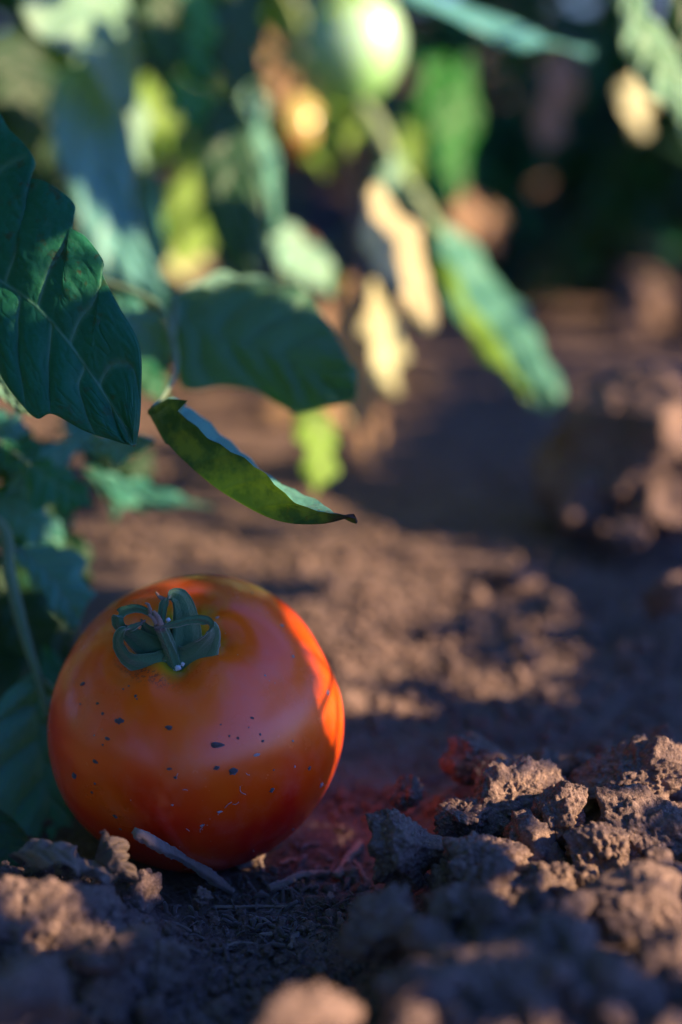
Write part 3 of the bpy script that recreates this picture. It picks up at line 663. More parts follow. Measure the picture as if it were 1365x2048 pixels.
for i, (x, y, d, a_, l_, w_, m_) in enumerate([(-30, 880, .44, 20, 150, 42, M_HERO), (40, 930, .45, 70, 150, 46, M_DARK), (-20, 1000, .44, 30, 170, 50, M_TEAL), (70, 1010, .47, 50, 130, 36, M_HERO),
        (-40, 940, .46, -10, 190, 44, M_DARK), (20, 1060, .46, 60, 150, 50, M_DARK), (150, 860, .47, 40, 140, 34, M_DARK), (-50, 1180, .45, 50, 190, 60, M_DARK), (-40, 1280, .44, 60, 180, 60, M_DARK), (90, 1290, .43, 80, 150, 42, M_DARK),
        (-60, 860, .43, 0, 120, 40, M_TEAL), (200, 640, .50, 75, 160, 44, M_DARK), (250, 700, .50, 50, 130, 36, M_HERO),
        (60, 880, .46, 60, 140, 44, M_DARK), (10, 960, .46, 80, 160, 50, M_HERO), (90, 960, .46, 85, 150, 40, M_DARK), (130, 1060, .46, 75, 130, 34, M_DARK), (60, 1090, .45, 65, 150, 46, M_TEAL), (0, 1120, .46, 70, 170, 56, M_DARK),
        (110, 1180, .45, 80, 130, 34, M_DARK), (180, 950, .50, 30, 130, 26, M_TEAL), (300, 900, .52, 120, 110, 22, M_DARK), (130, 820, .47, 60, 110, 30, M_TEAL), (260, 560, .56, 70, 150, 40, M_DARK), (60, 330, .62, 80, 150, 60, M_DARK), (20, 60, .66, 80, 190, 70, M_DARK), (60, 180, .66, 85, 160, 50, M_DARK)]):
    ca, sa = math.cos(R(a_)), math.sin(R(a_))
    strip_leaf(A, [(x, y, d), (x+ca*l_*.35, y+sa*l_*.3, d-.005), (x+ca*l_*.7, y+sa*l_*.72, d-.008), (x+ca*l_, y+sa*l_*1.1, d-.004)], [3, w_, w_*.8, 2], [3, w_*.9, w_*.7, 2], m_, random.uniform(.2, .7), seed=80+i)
# plant B: behind it, left
B = empty('tomato_plant', foot(120, .78), 'tomato plant standing behind the near leaf, with a long blue-green hanging leaf', 'tomato plant', 'tomato plants')
fb = proj(foot(120, .78))
stems(B, [([(fb[0], fb[1], .78), (150, 800, .76), (120, 400, .76), (170, 0, .74), (200, -300, .74)], [30, 28, 24, 22, 20]),
          ([(170, 0, .74), (300, -60, .70), (420, -40, .66), (470, 10, .62)], [14, 12, 10, 8]),
          ([(120, 400, .76), (150, 200, .66), (165, 120, .60)], [14, 10, 8])], M_STEM)
outline_leaf(B, [(165, 120, .60), (185, 230, .59), (205, 350, .58), (240, 470, .57), (290, 565, .56), (345, 665, .55)],
             [(165, 120, .60), (105, 170, .58), (105, 270, .57), (130, 350, .565), (165, 440, .56), (185, 520, .56), (235, 572, .56), (300, 600, .555), (345, 665, .55)],
             [(165, 120, .60), (240, 190, .60), (268, 290, .59), (268, 420, .58), (300, 520, .57), (330, 585, .56), (345, 665, .55)], M_BLUE, 70, 14, bulge=.004, nveins=5, skew=0, seed=21, label='long blue-green hanging leaf')
strip_leaf(B, [(150, 120, .63), (200, 150, .63), (255, 230, .63), (290, 340, .63)], [6, 52, 36, 3], [6, 44, 36, 3], M_PALE, .2, seed=22, label='pale sunlit leaf'); 
outline_leaf(B, [(150, -60, .57), (180, 20, .57), (215, 100, .57), (262, 228, .57)], [(150, -60, .57), (50, -10, .545), (60, 50, .545), (110, 92, .55), (165, 115, .555), (220, 200, .565), (262, 228, .57)],
             [(150, -60, .57), (240, -50, .60), (262, 40, .60), (275, 110, .60), (272, 190, .585), (262, 228, .57)], M_PALE, 40, 10, bulge=.004, nveins=4, skew=0, seed=24, label='pale leaf with reddish marks at the top edge')
strip_leaf(B, [(290, 150, .72), (310, 210, .72), (310, 280, .72), (285, 350, .72)], [3, 30, 34, 3], [3, 42, 38, 3], M_LIME, .2, seed=25, label='yellow-green sunlit leaf')
strip_leaf(B, [(395, 280, .82), (385, 370, .82), (375, 460, .82), (365, 540, .82)], [3, 32, 46, 6], [3, 22, 52, 8], M_LIME, .2, seed=26)
strip_leaf(B, [(350, 440, .85), (360, 480, .85), (365, 520, .85), (370, 565, .85)], [6, 48, 48, 6], [6, 48, 48, 6], M_CREAM, .2, seed=27)
strip_leaf(B, [(300, 330, .62), (300, 420, .61), (310, 500, .60), (320, 570, .6)], [3, 26, 20, 3], [3, 20, 18, 3], M_TEAL, .3, seed=28)
outline_leaf(B, [(450, 180, .60), (460, 300, .59), (480, 420, .58), (505, 560, .57)], [(450, 180, .60), (390, 270, .59), (395, 350, .585), (425, 470, .58), (480, 550, .575), (505, 560, .57)],
             [(450, 180, .60), (505, 260, .60), (525, 360, .59), (532, 470, .58), (522, 540, .57), (505, 560, .57)], M_DARK, 50, 12, bulge=.003, skew=0, seed=29, label='very dark drooping leaf')
strip_leaf(B, [(500, 170, .60), (520, 270, .60), (545, 370, .60), (552, 470, .60)], [3, 20, 16, 3], [3, 18, 18, 3], M_TEAL, .3, seed=30)
strip_leaf(B, [(395, -60, .58), (385, 40, .58), (390, 110, .58), (410, 170, .58)], [10, 55, 50, 4], [10, 50, 45, 4], M_HERO, .4, seed=31)
strip_leaf(B, [(350, 150, .60), (375, 200, .60), (400, 240, .60), (415, 285, .60)], [8, 45, 35, 3], [8, 40, 30, 3], M_HERO, .4, seed=32)
strip_leaf(B, [(330, -50, .56), (325, 20, .56), (330, 80, .56), (345, 150, .56)], [10, 45, 40, 4], [10, 40, 45, 4], M_DARK, .4, seed=33)
strip_leaf(B, [(470, -60, .56), (480, 30, .56), (475, 120, .56), (470, 200, .56)], [10, 50, 40, 4], [10, 45, 45, 4], M_DARK, .4, seed=34)
strip_leaf(B, [(540, 450, .64), (590, 500, .64), (630, 545, .64), (665, 590, .64)], [8, 45, 40, 3], [6, 50, 42, 3], M_PALE, .2, seed=35, label='pale mint leaf edge')
strip_leaf(B, [(478, 160, .7), (500, 190, .7), (515, 225, .7), (520, 265, .7)], [3, 22, 22, 3], [3, 20, 20, 3], M_PALE, .2, seed=36)
strip_leaf(B, [(640, 540, .66), (670, 560, .66), (700, 575, .66)], [3, 18, 3], [3, 14, 3], M_LIME, .2, seed=37)

# plant C: the plant with the green fruit
C_ = empty('tomato_plant', foot(760, 1.05), 'tomato plant in the middle distance carrying a pale green fruit', 'tomato plant', 'tomato plants')
fc = proj(foot(760, 1.05))
stems(C_, [([(fc[0], fc[1], 1.05), (720, 420, 1.05), (690, 100, 1.0), (700, -200, .98)], [24, 20, 18, 16])], M_STEMB)
stems(C_, [([(690, -80, .98), (640, 60, .9), (680, 170, .84), (745, 240, .78), (790, 330, .72), (840, 410, .68), (872, 460, .64)], [16, 20, 30, 34, 30, 34, 22]),
           ([(560, -40, .9), (600, 40, .9), (620, 130, .9), (640, 200, .88)], [14, 16, 16, 10])], M_STEMP, 'branch')
def fruit(root, px, py, d, rx_, ry_, mat, label, seed, name='fruit'):
    c0 = at(px, py, d); V, F = ICO[5]; a = rx_*K*d; b = ry_*K*d
    P = V[:, :1]*a*RT+V[:, 1:2]*a*.95*FW+V[:, 2:3]*b*UP; P = P*(1+.02*fbm(V*1.5+seed, 2, seed)[:, None])
    me = mesh(local(root, c0+P), F); attr(me, 'low', .5-.5*V[:, 2]); o = link(name, me, mat, root); o['label'] = label; return o
def fruit_mat(name, c1, c2, c3):
    t = NT(name); P = t.obj(); sep = t.n('ShaderNodeSeparateXYZ'); t.set(sep.inputs[0], t.pos())
    c = t.mix(t.noise(P, 40, 3), c1, c2); c = t.mix(t.ramp(t.math('ADD', t.attr('low'), t.math('MULTIPLY', t.noise(P, 60, 3), .3)), [(.75, 0.0), (1.0, 1.0)]), c, c3)
    return t.done(t.bsdf(c, .28, None, .5, Subsurface_Weight=.3, Subsurface_Scale=.01, Subsurface_Radius=(.5, 1, .3), Coat_Weight=.3, Coat_Roughness=.2))
M_GF = fruit_mat('unripe_skin', (.36, .66, .42), (.44, .72, .48), (.28, .60, .22)); M_YF = fruit_mat('ripening_skin', (.52, .44, .14), (.58, .5, .2), (.42, .10, .03))
fruit(C_, 706, 88, .80, 101, 120, M_GF, 'pale green unripe fruit', 3)
fruit(C_, 592, 258, .98, 52, 66, M_YF, 'small yellow fruit turning red', 5)
for k, (a, b) in enumerate([((700, -30), (640, 60)), ((705, -28), (770, 40)), ((700, -28), (700, 30))]):
    strip_leaf(C_, [(700, -40, .78), ((a[0]+b[0])/2, (a[1]+b[1])/2-6, .765), (b[0], b[1]-40, .76)], [4, 10, 2], [4, 10, 2], M_LIME, .2, name='sepal')
strip_leaf(C_, [(525, 60, .9), (535, 110, .9), (550, 165, .9), (560, 225, .9)], [4, 26, 26, 3], [4, 24, 26, 3], M_TAN, .2, seed=41, label='tan dry leaf')
strip_leaf(C_, [(590, 150, .92), (580, 180, .92), (560, 200, .92), (540, 215, .92)], [3, 18, 16, 3], [3, 18, 16, 3], M_TAN, .2, seed=42)
strip_leaf(C_, [(745, 370, .58), (770, 440, .575), (805, 530, .57), (865, 660, .565)], [8, 46, 54, 6], [8, 48, 54, 8], M_CREAM, .25, seed=43, bulge=.0012, lob=.15, label='cream withered leaf in the sun')
strip_leaf(C_, [(745, 560, .62), (760, 640, .62), (765, 710, .61), (760, 770, .6)], [5, 28, 26, 4], [5, 34, 26, 4], M_CREAM, .2, seed=44)
strip_leaf(C_, [(700, 540, .66), (705, 640, .66), (715, 760, .65), (725, 860, .64)], [5, 30, 40, 6], [5, 30, 46, 8], M_TAN, .2, seed=45)
for k_, (x_, y_, d_, l_, w_, m_) in enumerate([(650, 600, .74, 150, 34, M_TAN), (690, 700, .72, 150, 40, M_CREAM), (655, 770, .70, 120, 36, M_TAN), (735, 800, .72, 140, 36, M_TAN), (610, 470, .80, 110, 26, M_TAN), (780, 640, .70, 150, 26, M_CREAM),
        (930, 380, .92, 110, 34, M_TAN), (980, 400, .95, 110, 24, M_TAN), (820, 200, .9, 170, 26, M_LIME), (640, 230, .86, 120, 22, M_LIME)]):
    strip_leaf(C_, [(x_, y_, d_), (x_+6, y_+l_*.35, d_), (x_-4, y_+l_*.7, d_), (x_+12, y_+l_, d_)], [3, w_, w_*.8, 3], [3, w_*.8, w_, 3], m_, .3, seed=120+k_)
    if m_ is not M_LIME: lit(x_, y_+l_*.5, d_, .012)
strip_leaf(C_, [(600, 800, .55), (628, 860, .55), (640, 930, .545), (625, 992, .54)], [6, 40, 34, 3], [4, 36, 30, 3], M_LIME, .2, seed=46, label='pale yellow-green leaf hanging below the broad leaf')
outline_leaf(C_, [(862, 440, .66), (920, 560, .64), (1000, 680, .62), (1060, 750, .605), (1105, 812, .60)],
             [(862, 440, .66), (880, 560, .63), (930, 660, .62), (1000, 740, .61), (1050, 800, .60), (1085, 822, .6), (1105, 812, .60)],
             [(862, 440, .66), (950, 485, .67), (995, 560, .66), (1060, 620, .64), (1088, 700, .62), (1130, 780, .605), (1105, 812, .60)], M_TEAL, 60, 14, serr=.12, nser=7, bulge=.003, skew=0, seed=47, label='long pale green leaf drooping towards the path')
strip_leaf(C_, [(880, 520, .625), (930, 620, .61), (990, 710, .60), (1060, 790, .59)], [3, 26, 24, 3], [3, 16, 16, 3], M_LIME, .4, seed=48)
strip_leaf(C_, [(800, 310, .7), (790, 345, .7), (785, 380, .7), (800, 415, .7)], [3, 28, 26, 3], [3, 30, 30, 3], M_PALE, .2, seed=49)
strip_leaf(C_, [(940, 110, .85), (925, 200, .85), (910, 300, .85), (895, 400, .85)], [6, 30, 34, 14], [6, 42, 44, 16], M_VIVID, .3, seed=50, lob=.08, label='vivid dark green leaf hanging upright')
strip_leaf(C_, [(900, 110, .84), (880, 140, .84), (860, 190, .84), (860, 260, .84)], [3, 30, 28, 3], [3, 30, 28, 3], M_VIVID, .2, seed=51)
strip_leaf(C_, [(900, 385, .95), (930, 410, .95), (955, 440, .95), (985, 480, .95)], [3, 36, 30, 3], [3, 36, 26, 3], M_TAN, .2, seed=52)
strip_leaf(C_, [(640, 160, .8), (680, 200, .8), (700, 250, .8), (690, 310, .8)], [3, 30, 26, 3], [3, 30, 26, 3], M_LIME, .2, seed=53)
strip_leaf(C_, [(780, -30, .60), (900, 20, .60), (1040, 75, .60), (1185, 108, .60)], [6, 34, 26, 3], [6, 30, 22, 3], M_BLUE, .75, seed=54, label='narrow blue-green leaf seen edge on')
# plant D: top right
D_ = empty('tomato_plant', foot(1560, .66), 'tomato plant at the right edge with a mint-coloured veined leaf in the top corner', 'tomato plant', 'tomato plants')
fd = proj(foot(1560, .66))
stems(D_, [([(fd[0], fd[1], .66), (1540, 500, .65), (1500, 0, .63), (1480, -300, .62)], [26, 24, 22, 20]), ([(1500, 0, .63), (1400, -120, .58), (1300, -90, .54), (1250, -40, .53)], [14, 12, 10, 8])], M_STEM)
strip_leaf(D_, [(1240, -50, .52), (1270, 60, .52), (1330, 170, .52), (1400, 300, .52)], [8, 52, 60, 10], [8, 44, 50, 10], M_PALE, .3, seed=61, bulge=.005, label='mint-coloured veined leaf')
strip_leaf(D_, [(1290, 130, .8), (1275, 180, .8), (1270, 230, .8), (1290, 275, .8)], [5, 34, 36, 4], [5, 34, 30, 4], M_CREAM, .2, seed=62)
strip_leaf(D_, [(1330, -60, .5), (1370, 10, .5), (1400, 80, .5), (1440, 150, .5)], [8, 40, 50, 10], [8, 40, 50, 10], M_DARK, .2, seed=63)
strip_leaf(D_, [(1130, 80, 1.0), (1125, 150, 1.0), (1100, 230, 1.0), (1085, 310, 1.0)], [5, 36, 36, 4], [5, 34, 32, 4], M_TAN, .2, seed=64)

for (px, py, d, r) in [(240, 160, .63, .02), (160, 60, .57, .02), (315, 240, .72, .02), (375, 420, .82, .02), (365, 510, .85, .02), (600, 530, .64, .02), (712, 60, .8, .035), (735, 110, .8, .03), (592, 258, .98, .025),
                       (545, 130, .9, .02), (780, 470, .57, .025), (820, 580, .57, .025), (760, 660, .61, .02), (705, 640, .66, .02), (640, 900, .55, .02), (1060, 700, .62, .02), (1100, 790, .6, .02), (800, 360, .7, .02),
                       (1260, 60, .52, .03), (1330, 170, .52, .03), (700, 250, .8, .02), (745, 270, .78, .02), (790, 350, .72, .02), (720, 820, .64, .02), (490, 970, .34, .008), (560, 1010, .34, .008), (600, 580, .45, .008), (900, 260, .85, .022), (905, 340, .85, .015), (925, 190, .85, .015), (140, 540, .341, .005), (170, 575, .341, .004), (110, 510, .343, .004), (40, 590, .344, .003)]:
    lit(px, py, d, r)
# ground light pattern
LITG = [[(180, 1040), (460, 1060), (700, 1075), (860, 1075), (1060, 1120), (1150, 1200), (1150, 1300), (1115, 1425), (900, 1395), (780, 1440), (700, 1430), (640, 1300), (500, 1150), (200, 1180)],
        [(1060, 590), (1365, 590), (1365, 680), (1150, 730), (1090, 700)],
        [(640, 600), (790, 620), (810, 880), (740, 900), (690, 760)],
        [(940, 1545), (1110, 1545), (1160, 1600), (1265, 1740), (1330, 1790), (1365, 1830), (1365, 1960), (1210, 1850), (1110, 1790), (1030, 1745), (1000, 1660), (960, 1650)],
        [(1235, 1490), (1365, 1490), (1365, 1580), (1300, 1590)],
        [(0, 1765), (80, 1745), (135, 1800), (150, 1870), (110, 1860), (30, 1800)], [(195, 1860), (265, 1855), (262, 1885), (200, 1885)],
        [(520, 1930), (700, 1925), (740, 2048), (500, 2048)],
        [(1150, 760), (1365, 760), (1365, 1060), (1230, 1060), (1260, 860)], [(1130, 930), (1190, 930), (1190, 1000), (1130, 1000)], [(370, 780), (560, 800), (600, 900), (500, 930), (400, 850)]]
def is_lit(px, py):
    for k, g_ in enumerate(LITG):
        if inpoly(px, py, g_):
            n_ = float(fbm(np.array([px/85.0, py/42.0, k*3.1]), 2, 77))
            return n_ < (.16 if k == 0 else .6 if k in (3, 4) else .6)
    return False
def inpoly(x, y, poly):
    c = False; j = len(poly)-1
    for i in range(len(poly)):
        xi, yi = poly[i]; xj, yj = poly[j]
        if (yi > y) != (yj > y) and x < (xj-xi)*(y-yi)/(yj-yi)+xi: c = not c
        j = i
    return c
# scene surface sampled from what stands there: ground, clods, tomato
dg_objs = [o for o in COL.objects if o.type == 'MESH' and (o.name.startswith('soil_clod') or o.name.startswith('soil_pebble'))]
bpy.context.view_layer.update()
bvhs = []
for o in dg_objs:
    mw = o.matrix_world; vs = [mw @ v.co for v in o.data.vertices]; bvhs.append(BVHTree.FromPolygons(vs, [list(p.vertices) for p in o.data.polygons]))
def surf(px, py):
    o = Vector(CAM); dr = Vector(nrm(at(px, py, 1)-CAM)); best = None; bd = 1e9
    for b in bvhs:
        r_ = b.ray_cast(o, dr)
        if r_[0] is not None and r_[3] < bd: bd = r_[3]; best = np.array(r_[0])
    t_ = on_tomato(px, py)[0]
    if t_ is not None and np.linalg.norm(t_-CAM) < bd: return t_, 'tomato'
    g_, dd = ground_at(px, py)
    if np.linalg.norm(g_-CAM) < bd: return g_, 'ground'
    return best, 'clod'
STRIP = [(535, 1170), (590, 1230), (626, 1320), (650, 1430), (680, 1490), (700, 1490), (700, 1150), (540, 1150)]
pa = nrm(np.cross(L, [0, 0, 1])); pb = np.cross(pa, L)
def q2(P): P = np.asarray(P); return np.stack([P@pa, P@pb], -1)
darkP, litP2 = [], []; TOMI = []
HP = [(q[0], q[1]) for q in hl]+[(q[0], q[1]) for q in hr[::-1]]; L4P = [(110, 260), (250, 250), (268, 420), (300, 520), (340, 640), (230, 570), (170, 450)]
for py in range(250, 890, 22):
    for px in range(0, 290, 22):
        if inpoly(px, py, HP) and ((px-120)/75)**2+((py-545)/50)**2 > 1: darkP.append(at(px, py, .342))
        if inpoly(px, py, L4P): darkP.append(at(px, py, .575))
for (px, py, d) in [(x, y, .312) for x in range(30, 270, 20) for y in range(1685, 1765, 18)]+[(40, 1180, .395), (25, 1130, .395), (50, 1250, .39), (60, 1320, .388)]+[(350, 870, .35), (380, 890, .347), (420, 925, .345), (340, 830, .355)]: darkP.append(at(px, py, d))
for py in range(1500, 1900, 17):
    for px in range(420, 800, 17):
        p, n_ = ground_at(px, py)
        if not is_lit(px, py) and on_tomato(px, py)[0] is None: darkP.append(p)
for py in range(1140, 1740, 15):
    for px in range(100, 690, 15):
        p, n_ = on_tomato(px, py)
        if p is not None and not inpoly(px, py, STRIP): TOMI.append(len(darkP)); darkP.append(p)
for py in range(1150, 1620, 12):
    for px in range(540, 700, 12):
        p, n_ = on_tomato(px, py)
        if p is not None and inpoly(px, py, STRIP): litP2.append(p)
for g_ in LITG[3:]:
    xs, ys_ = [q[0] for q in g_], [q[1] for q in g_]
    for py in range(min(ys_), max(ys_), 14):
        for px in range(min(xs), max(xs), 14):
            if inpoly(px, py, g_) and is_lit(px, py):
                p, w = surf(px, py)
                if p is not None: litP2.append(p)
for py in range(1030, 2060, 26):
    for px in range(-10, 1390, 28):
        p, w = surf(px, py)
        if p is None: continue
        isl = inpoly(px, py, STRIP) if w == 'tomato' else is_lit(px, py)
        (litP2 if isl else darkP).append(p)
for py in range(430, 1030, 24):
    for px in range(-20, 1400, 40):
        if py > 700 and px < 370: continue
        p, d = surf(px, py)
        isl = is_lit(px, py); (litP2 if isl else darkP).append(p)
for (px, py, d) in [(60, 440, .345), (30, 700, .344), (90, 690, .342), (150, 750, .34), (220, 800, .337), (200, 650, .34), (20, 350, .348), (10, 700, .343), (450, 650, .44), (550, 700, .43), (650, 760, .42), (400, 740, .43), (350, 880, .35), (680, 1030, .333), (160, 350, .59), (230, 480, .58), (280, 560, .57), (460, 420, .58), (60, 1150, .4), (50, 1450, .39), (80, 1600, .385), (130, 1230, .4), (250, 860, .335), (265, 800, .335), (265, 740, .335), (240, 850, .335), (600, 640, .44), (500, 600, .45), (400, 620, .44), (400, 30, .58), (380, 100, .58), (480, 100, .56), (400, 220, .6), (120, 950, .42), (60, 940, .42),
                    (320, 1240, .325), (240, 1280, .326), (400, 1260, .325)]:
    for _ in range(2): darkP.append(at(px+random.uniform(-30, 30), py+random.uniform(-30, 30), d))
lrad = np.array([0.0]*len(litP2)+[r*.7 for p, r in LITP]); litP2 += [p for p, r in LITP]
d2 = q2(darkP); l2 = q2(litP2)
need = np.ones(len(d2), bool); tomset = set(TOMI); casters = []; c2 = []; tries = 0
d3 = np.array(darkP)
while need.any() and tries < 14000:
    tries += 1
    i = random.choice(np.flatnonzero(need)); dark = d3[i]; dk = max(1, (dark[1])/.50); s = random.uniform(.34, .62)*dk; s = random.uniform(.95, 1.25) if i in tomset else s; r_ = random.uniform(.014, .030)*(1 if tries < 5000 else .55)*min(dk, 1.7)
    q0 = q2(dark); r_ = min(r_, (np.hypot(*(l2-q0).T)-lrad).min()/.98)
    if r_ < .0035: need[i] = False; continue
    p = dark+L*s+pa*random.uniform(-.4, .4)*r_+pb*random.uniform(-.4, .4)*r_
    px, py, dd = proj(p)
    rp = (r_+.01)/(K*max(dd, .05))
    if p[2] < .04: continue
    if dd > .05 and px-rp < 1400 and -rp-40 < py < 2100+rp and px > -rp: continue
    q = q2(p)
    if (np.hypot(*(l2-q).T)-lrad < r_*.92).any(): continue
    casters.append((p, r_)); need &= np.hypot(*(d2-q).T) > r_*.72
for k_, (p, r_) in enumerate(LITP):
    t_ = on_tomato(295, 1222)[0]; dq = np.hypot(*(q2(p)-q2(t_)))
    if dq < .02: print('conflict', proj(p), dq)
print('casters', len(casters), 'uncovered', int(need.sum()), 'of', len(d2), 'tries', tries)
# those leaves hang on unseen plants added beyond the right edge to shape the shade
def leaflet(base, axis, nor, ln, wd, nu=9, nvh=2, seed=0):
    axis = nrm(axis); side = nrm(np.cross(axis, nor)); nor = np.cross(side, axis); t = np.linspace(0, 1, nu)[:, None]; s = np.linspace(-1, 1, 2*nvh+1)[None, :]
    w = wd*np.sin(math.pi*t**.8)**.75*(1-.22*((t*5) % 1))
    P = base+(axis*ln)[None, None]*t[..., None]+side*(w*s)[..., None]+nor*(-.25*ln*t**2+.18*wd*np.abs(s)+.06*wd*np.sin(9*t+seed))[..., None]
    idx = np.arange(P.shape[0]*P.shape[1]).reshape(P.shape[:2])
    F = [[int(idx[i, j]), int(idx[i, j+1]), int(idx[i+1, j+1]), int(idx[i+1, j])] for i in range(nu-1) for j in range(2*nvh)]
    return P.reshape(-1, 3), F
def shade_plant(loc, cs, label, hgt):
    E_ = empty('tomato_plant', loc, label, 'tomato plant', 'tomato plants')
    nodes = [np.array([loc[0]+.02*math.sin(k), loc[1]+.02*math.cos(k*1.3), hgt*k/11]) for k in range(12)]
    J = Join(); J.add(*tube(nodes, [.008-.0005*k for k in range(12)], 9, 60)); NA = np.array(nodes); FV, FF, fn = [], [], 0
    for p, r_ in sorted(cs, key=lambda c: np.linalg.norm(c[0]-nodes[6])):
        ax = nrm(rng.normal(size=3)); nn = nrm(L+.45*rng.normal(size=3)); ax = nrm(ax-nn*(ax@nn)+np.array([0, 0, -.3])); ax = nrm(ax-nn*(ax@nn))
        V, F = leaflet(p-ax*r_*1.15, ax, nn, r_*2.4, r_*1.08, seed=r_*900)
        FV.append(V); FF += [[a+fn for a in f] for f in F]; fn += len(V)
        base = p-ax*r_*1.15; k_ = np.argmin(np.linalg.norm(NA-base, axis=1)); q = NA[k_]
        J.add(*tube([q, (q+base)/2+[0, 0, .004], base], [.0011, .0009, .0006], 4, 5)); NA = np.vstack([NA, p-ax*r_*.8])
    J.build('stem', M_STEM, E_)
    me = mesh(local(E_, np.concatenate(FV)), FF); o = link('caster_foliage', me, M_TEAL, E_); o['kind'] = 'stuff'
print('caster y', np.percentile([c[0][1] for c in casters], [0, 25, 50, 75, 100]))
shade_plant((1.08, -.02, 0), [c for c in casters if c[0][1] < .30 and c[0][0] > .78], 'unseen leafy plant added well beyond the right edge to shade the ripe tomato', .75)
shade_plant((.58, .05, 0), [c for c in casters if c[0][1] < .30 and c[0][0] <= .78], 'unseen leafy plant added just beyond the right edge to shade the soil heap', .55)
shade_plant((1.15, .62, 0), [c for c in casters if c[0][1] >= .30], 'unseen leafy plant added beyond the right edge to shade the far path', .8)

# ------------------------------------------------------------------ filler plants: compound leaves sharing mesh data
def compound(seed):
    r_ = random.Random(seed); V_, F_ = [], []; n = 0
    ln = .15; def_ = []
    ach = lambda q: np.array([0, q*ln, -.05*q*q*ln*6])
    V, F, _, _ = tube([ach(0), ach(.35), ach(.7), ach(1)], [.0018, .0014, .001, .0005], 5, 8); V_.append(V); F_ += F; n += len(V)
    for q, sd, l_ in [(.35, -1, .05), (.38, 1, .052), (.62, -1, .048), (.66, 1, .046), (.85, -1, .034), (.87, 1, .034), (1, 0, .06), (.5, 1, .02), (.5, -1, .02)]:
        a = np.array([sd*1.0, .45 if sd else 1, r_.uniform(-.5, -.05)]); nn = np.array([r_.uniform(-.3, .3), r_.uniform(-.3, .3), 1])
        V, F = leaflet(ach(q), a, nn, l_, l_*.34, 9, 2, seed); V_.append(V); F_ += [[k+n for k in f] for f in F]; n += len(V)
    me = mesh(np.concatenate(V_), F_, 'compound_leaf'); me.polygons.foreach_set('use_smooth', [True]*len(me.polygons)); return me
CMP = [compound(i) for i in range(5)]
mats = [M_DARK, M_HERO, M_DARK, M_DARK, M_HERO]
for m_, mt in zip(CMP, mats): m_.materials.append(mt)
LP = np.array([p for p, r in LITP]+[np.array(p) for p in litP2]); LR = np.array([r for p, r in LITP]+[.008]*len(litP2)); L2 = q2(LP); LS = LP@L
def blocked(p, rad):
    q = q2(p); s = p@L
    return ((np.hypot(*(L2-q).T) < rad*.8+LR) & (LS < s+.01)).any()
def filler(x, y, h, n, label, spread=.16, mind=1.0, seed=0, lowest=.03):
    r_ = random.Random(seed); z0 = float(h_base(x, y)); root = empty('tomato_plant', (x, y, z0), label, 'tomato plant', 'tomato plants')
    pts = [np.array([x+r_.uniform(-.02, .02)*k, y+r_.uniform(-.02, .02)*k, z0+h*k/5-.01*(k == 0)]) for k in range(6)]
    Jn = Join(); Jn.add(*tube(pts, [.007, .0065, .006, .005, .004, .002], 8, 36)); cnt = 0
    C = crom(pts, 60)
    for k in range(n*3):
        if cnt >= n: break
        b = C[int(r_.uniform(.08, 1)*59)]; a = r_.uniform(0, 6.28); rad = r_.uniform(.02, spread)
        base = b+np.array([math.cos(a)*rad, math.sin(a)*rad, r_.uniform(-.03, .05)])
        sc = r_.uniform(.7, 1.15); out = np.array([math.cos(a), math.sin(a), 0]); cen = base+out*.07*sc+[0, 0, -.02]
        if cen[2] < z0+lowest+.02: continue
        px, py, dd = proj(cen); rp = (.19*sc+.03)/(K*max(dd, .05))
        if -.15 < dd < mind and -rp < px < 1365+rp and -rp < py < 2048+rp: continue
        if blocked(cen, .06*sc): continue
        o = bpy.data.objects.new('leaf', CMP[r_.randrange(5)]); COL.objects.link(o); o.parent = root
        o.location = base-np.array([x, y, z0]); o.rotation_euler = (r_.uniform(-.9, .3), r_.uniform(-.5, .5), a-math.pi/2+r_.uniform(-.4, .4)); o.scale = (sc,)*3
        Jn.add(*tube([b, (b+base)/2+[0, 0, .01], base], [.0025, .002, .0015], 5, 6)); cnt += 1
    Jn.build('stem', M_STEM, root)
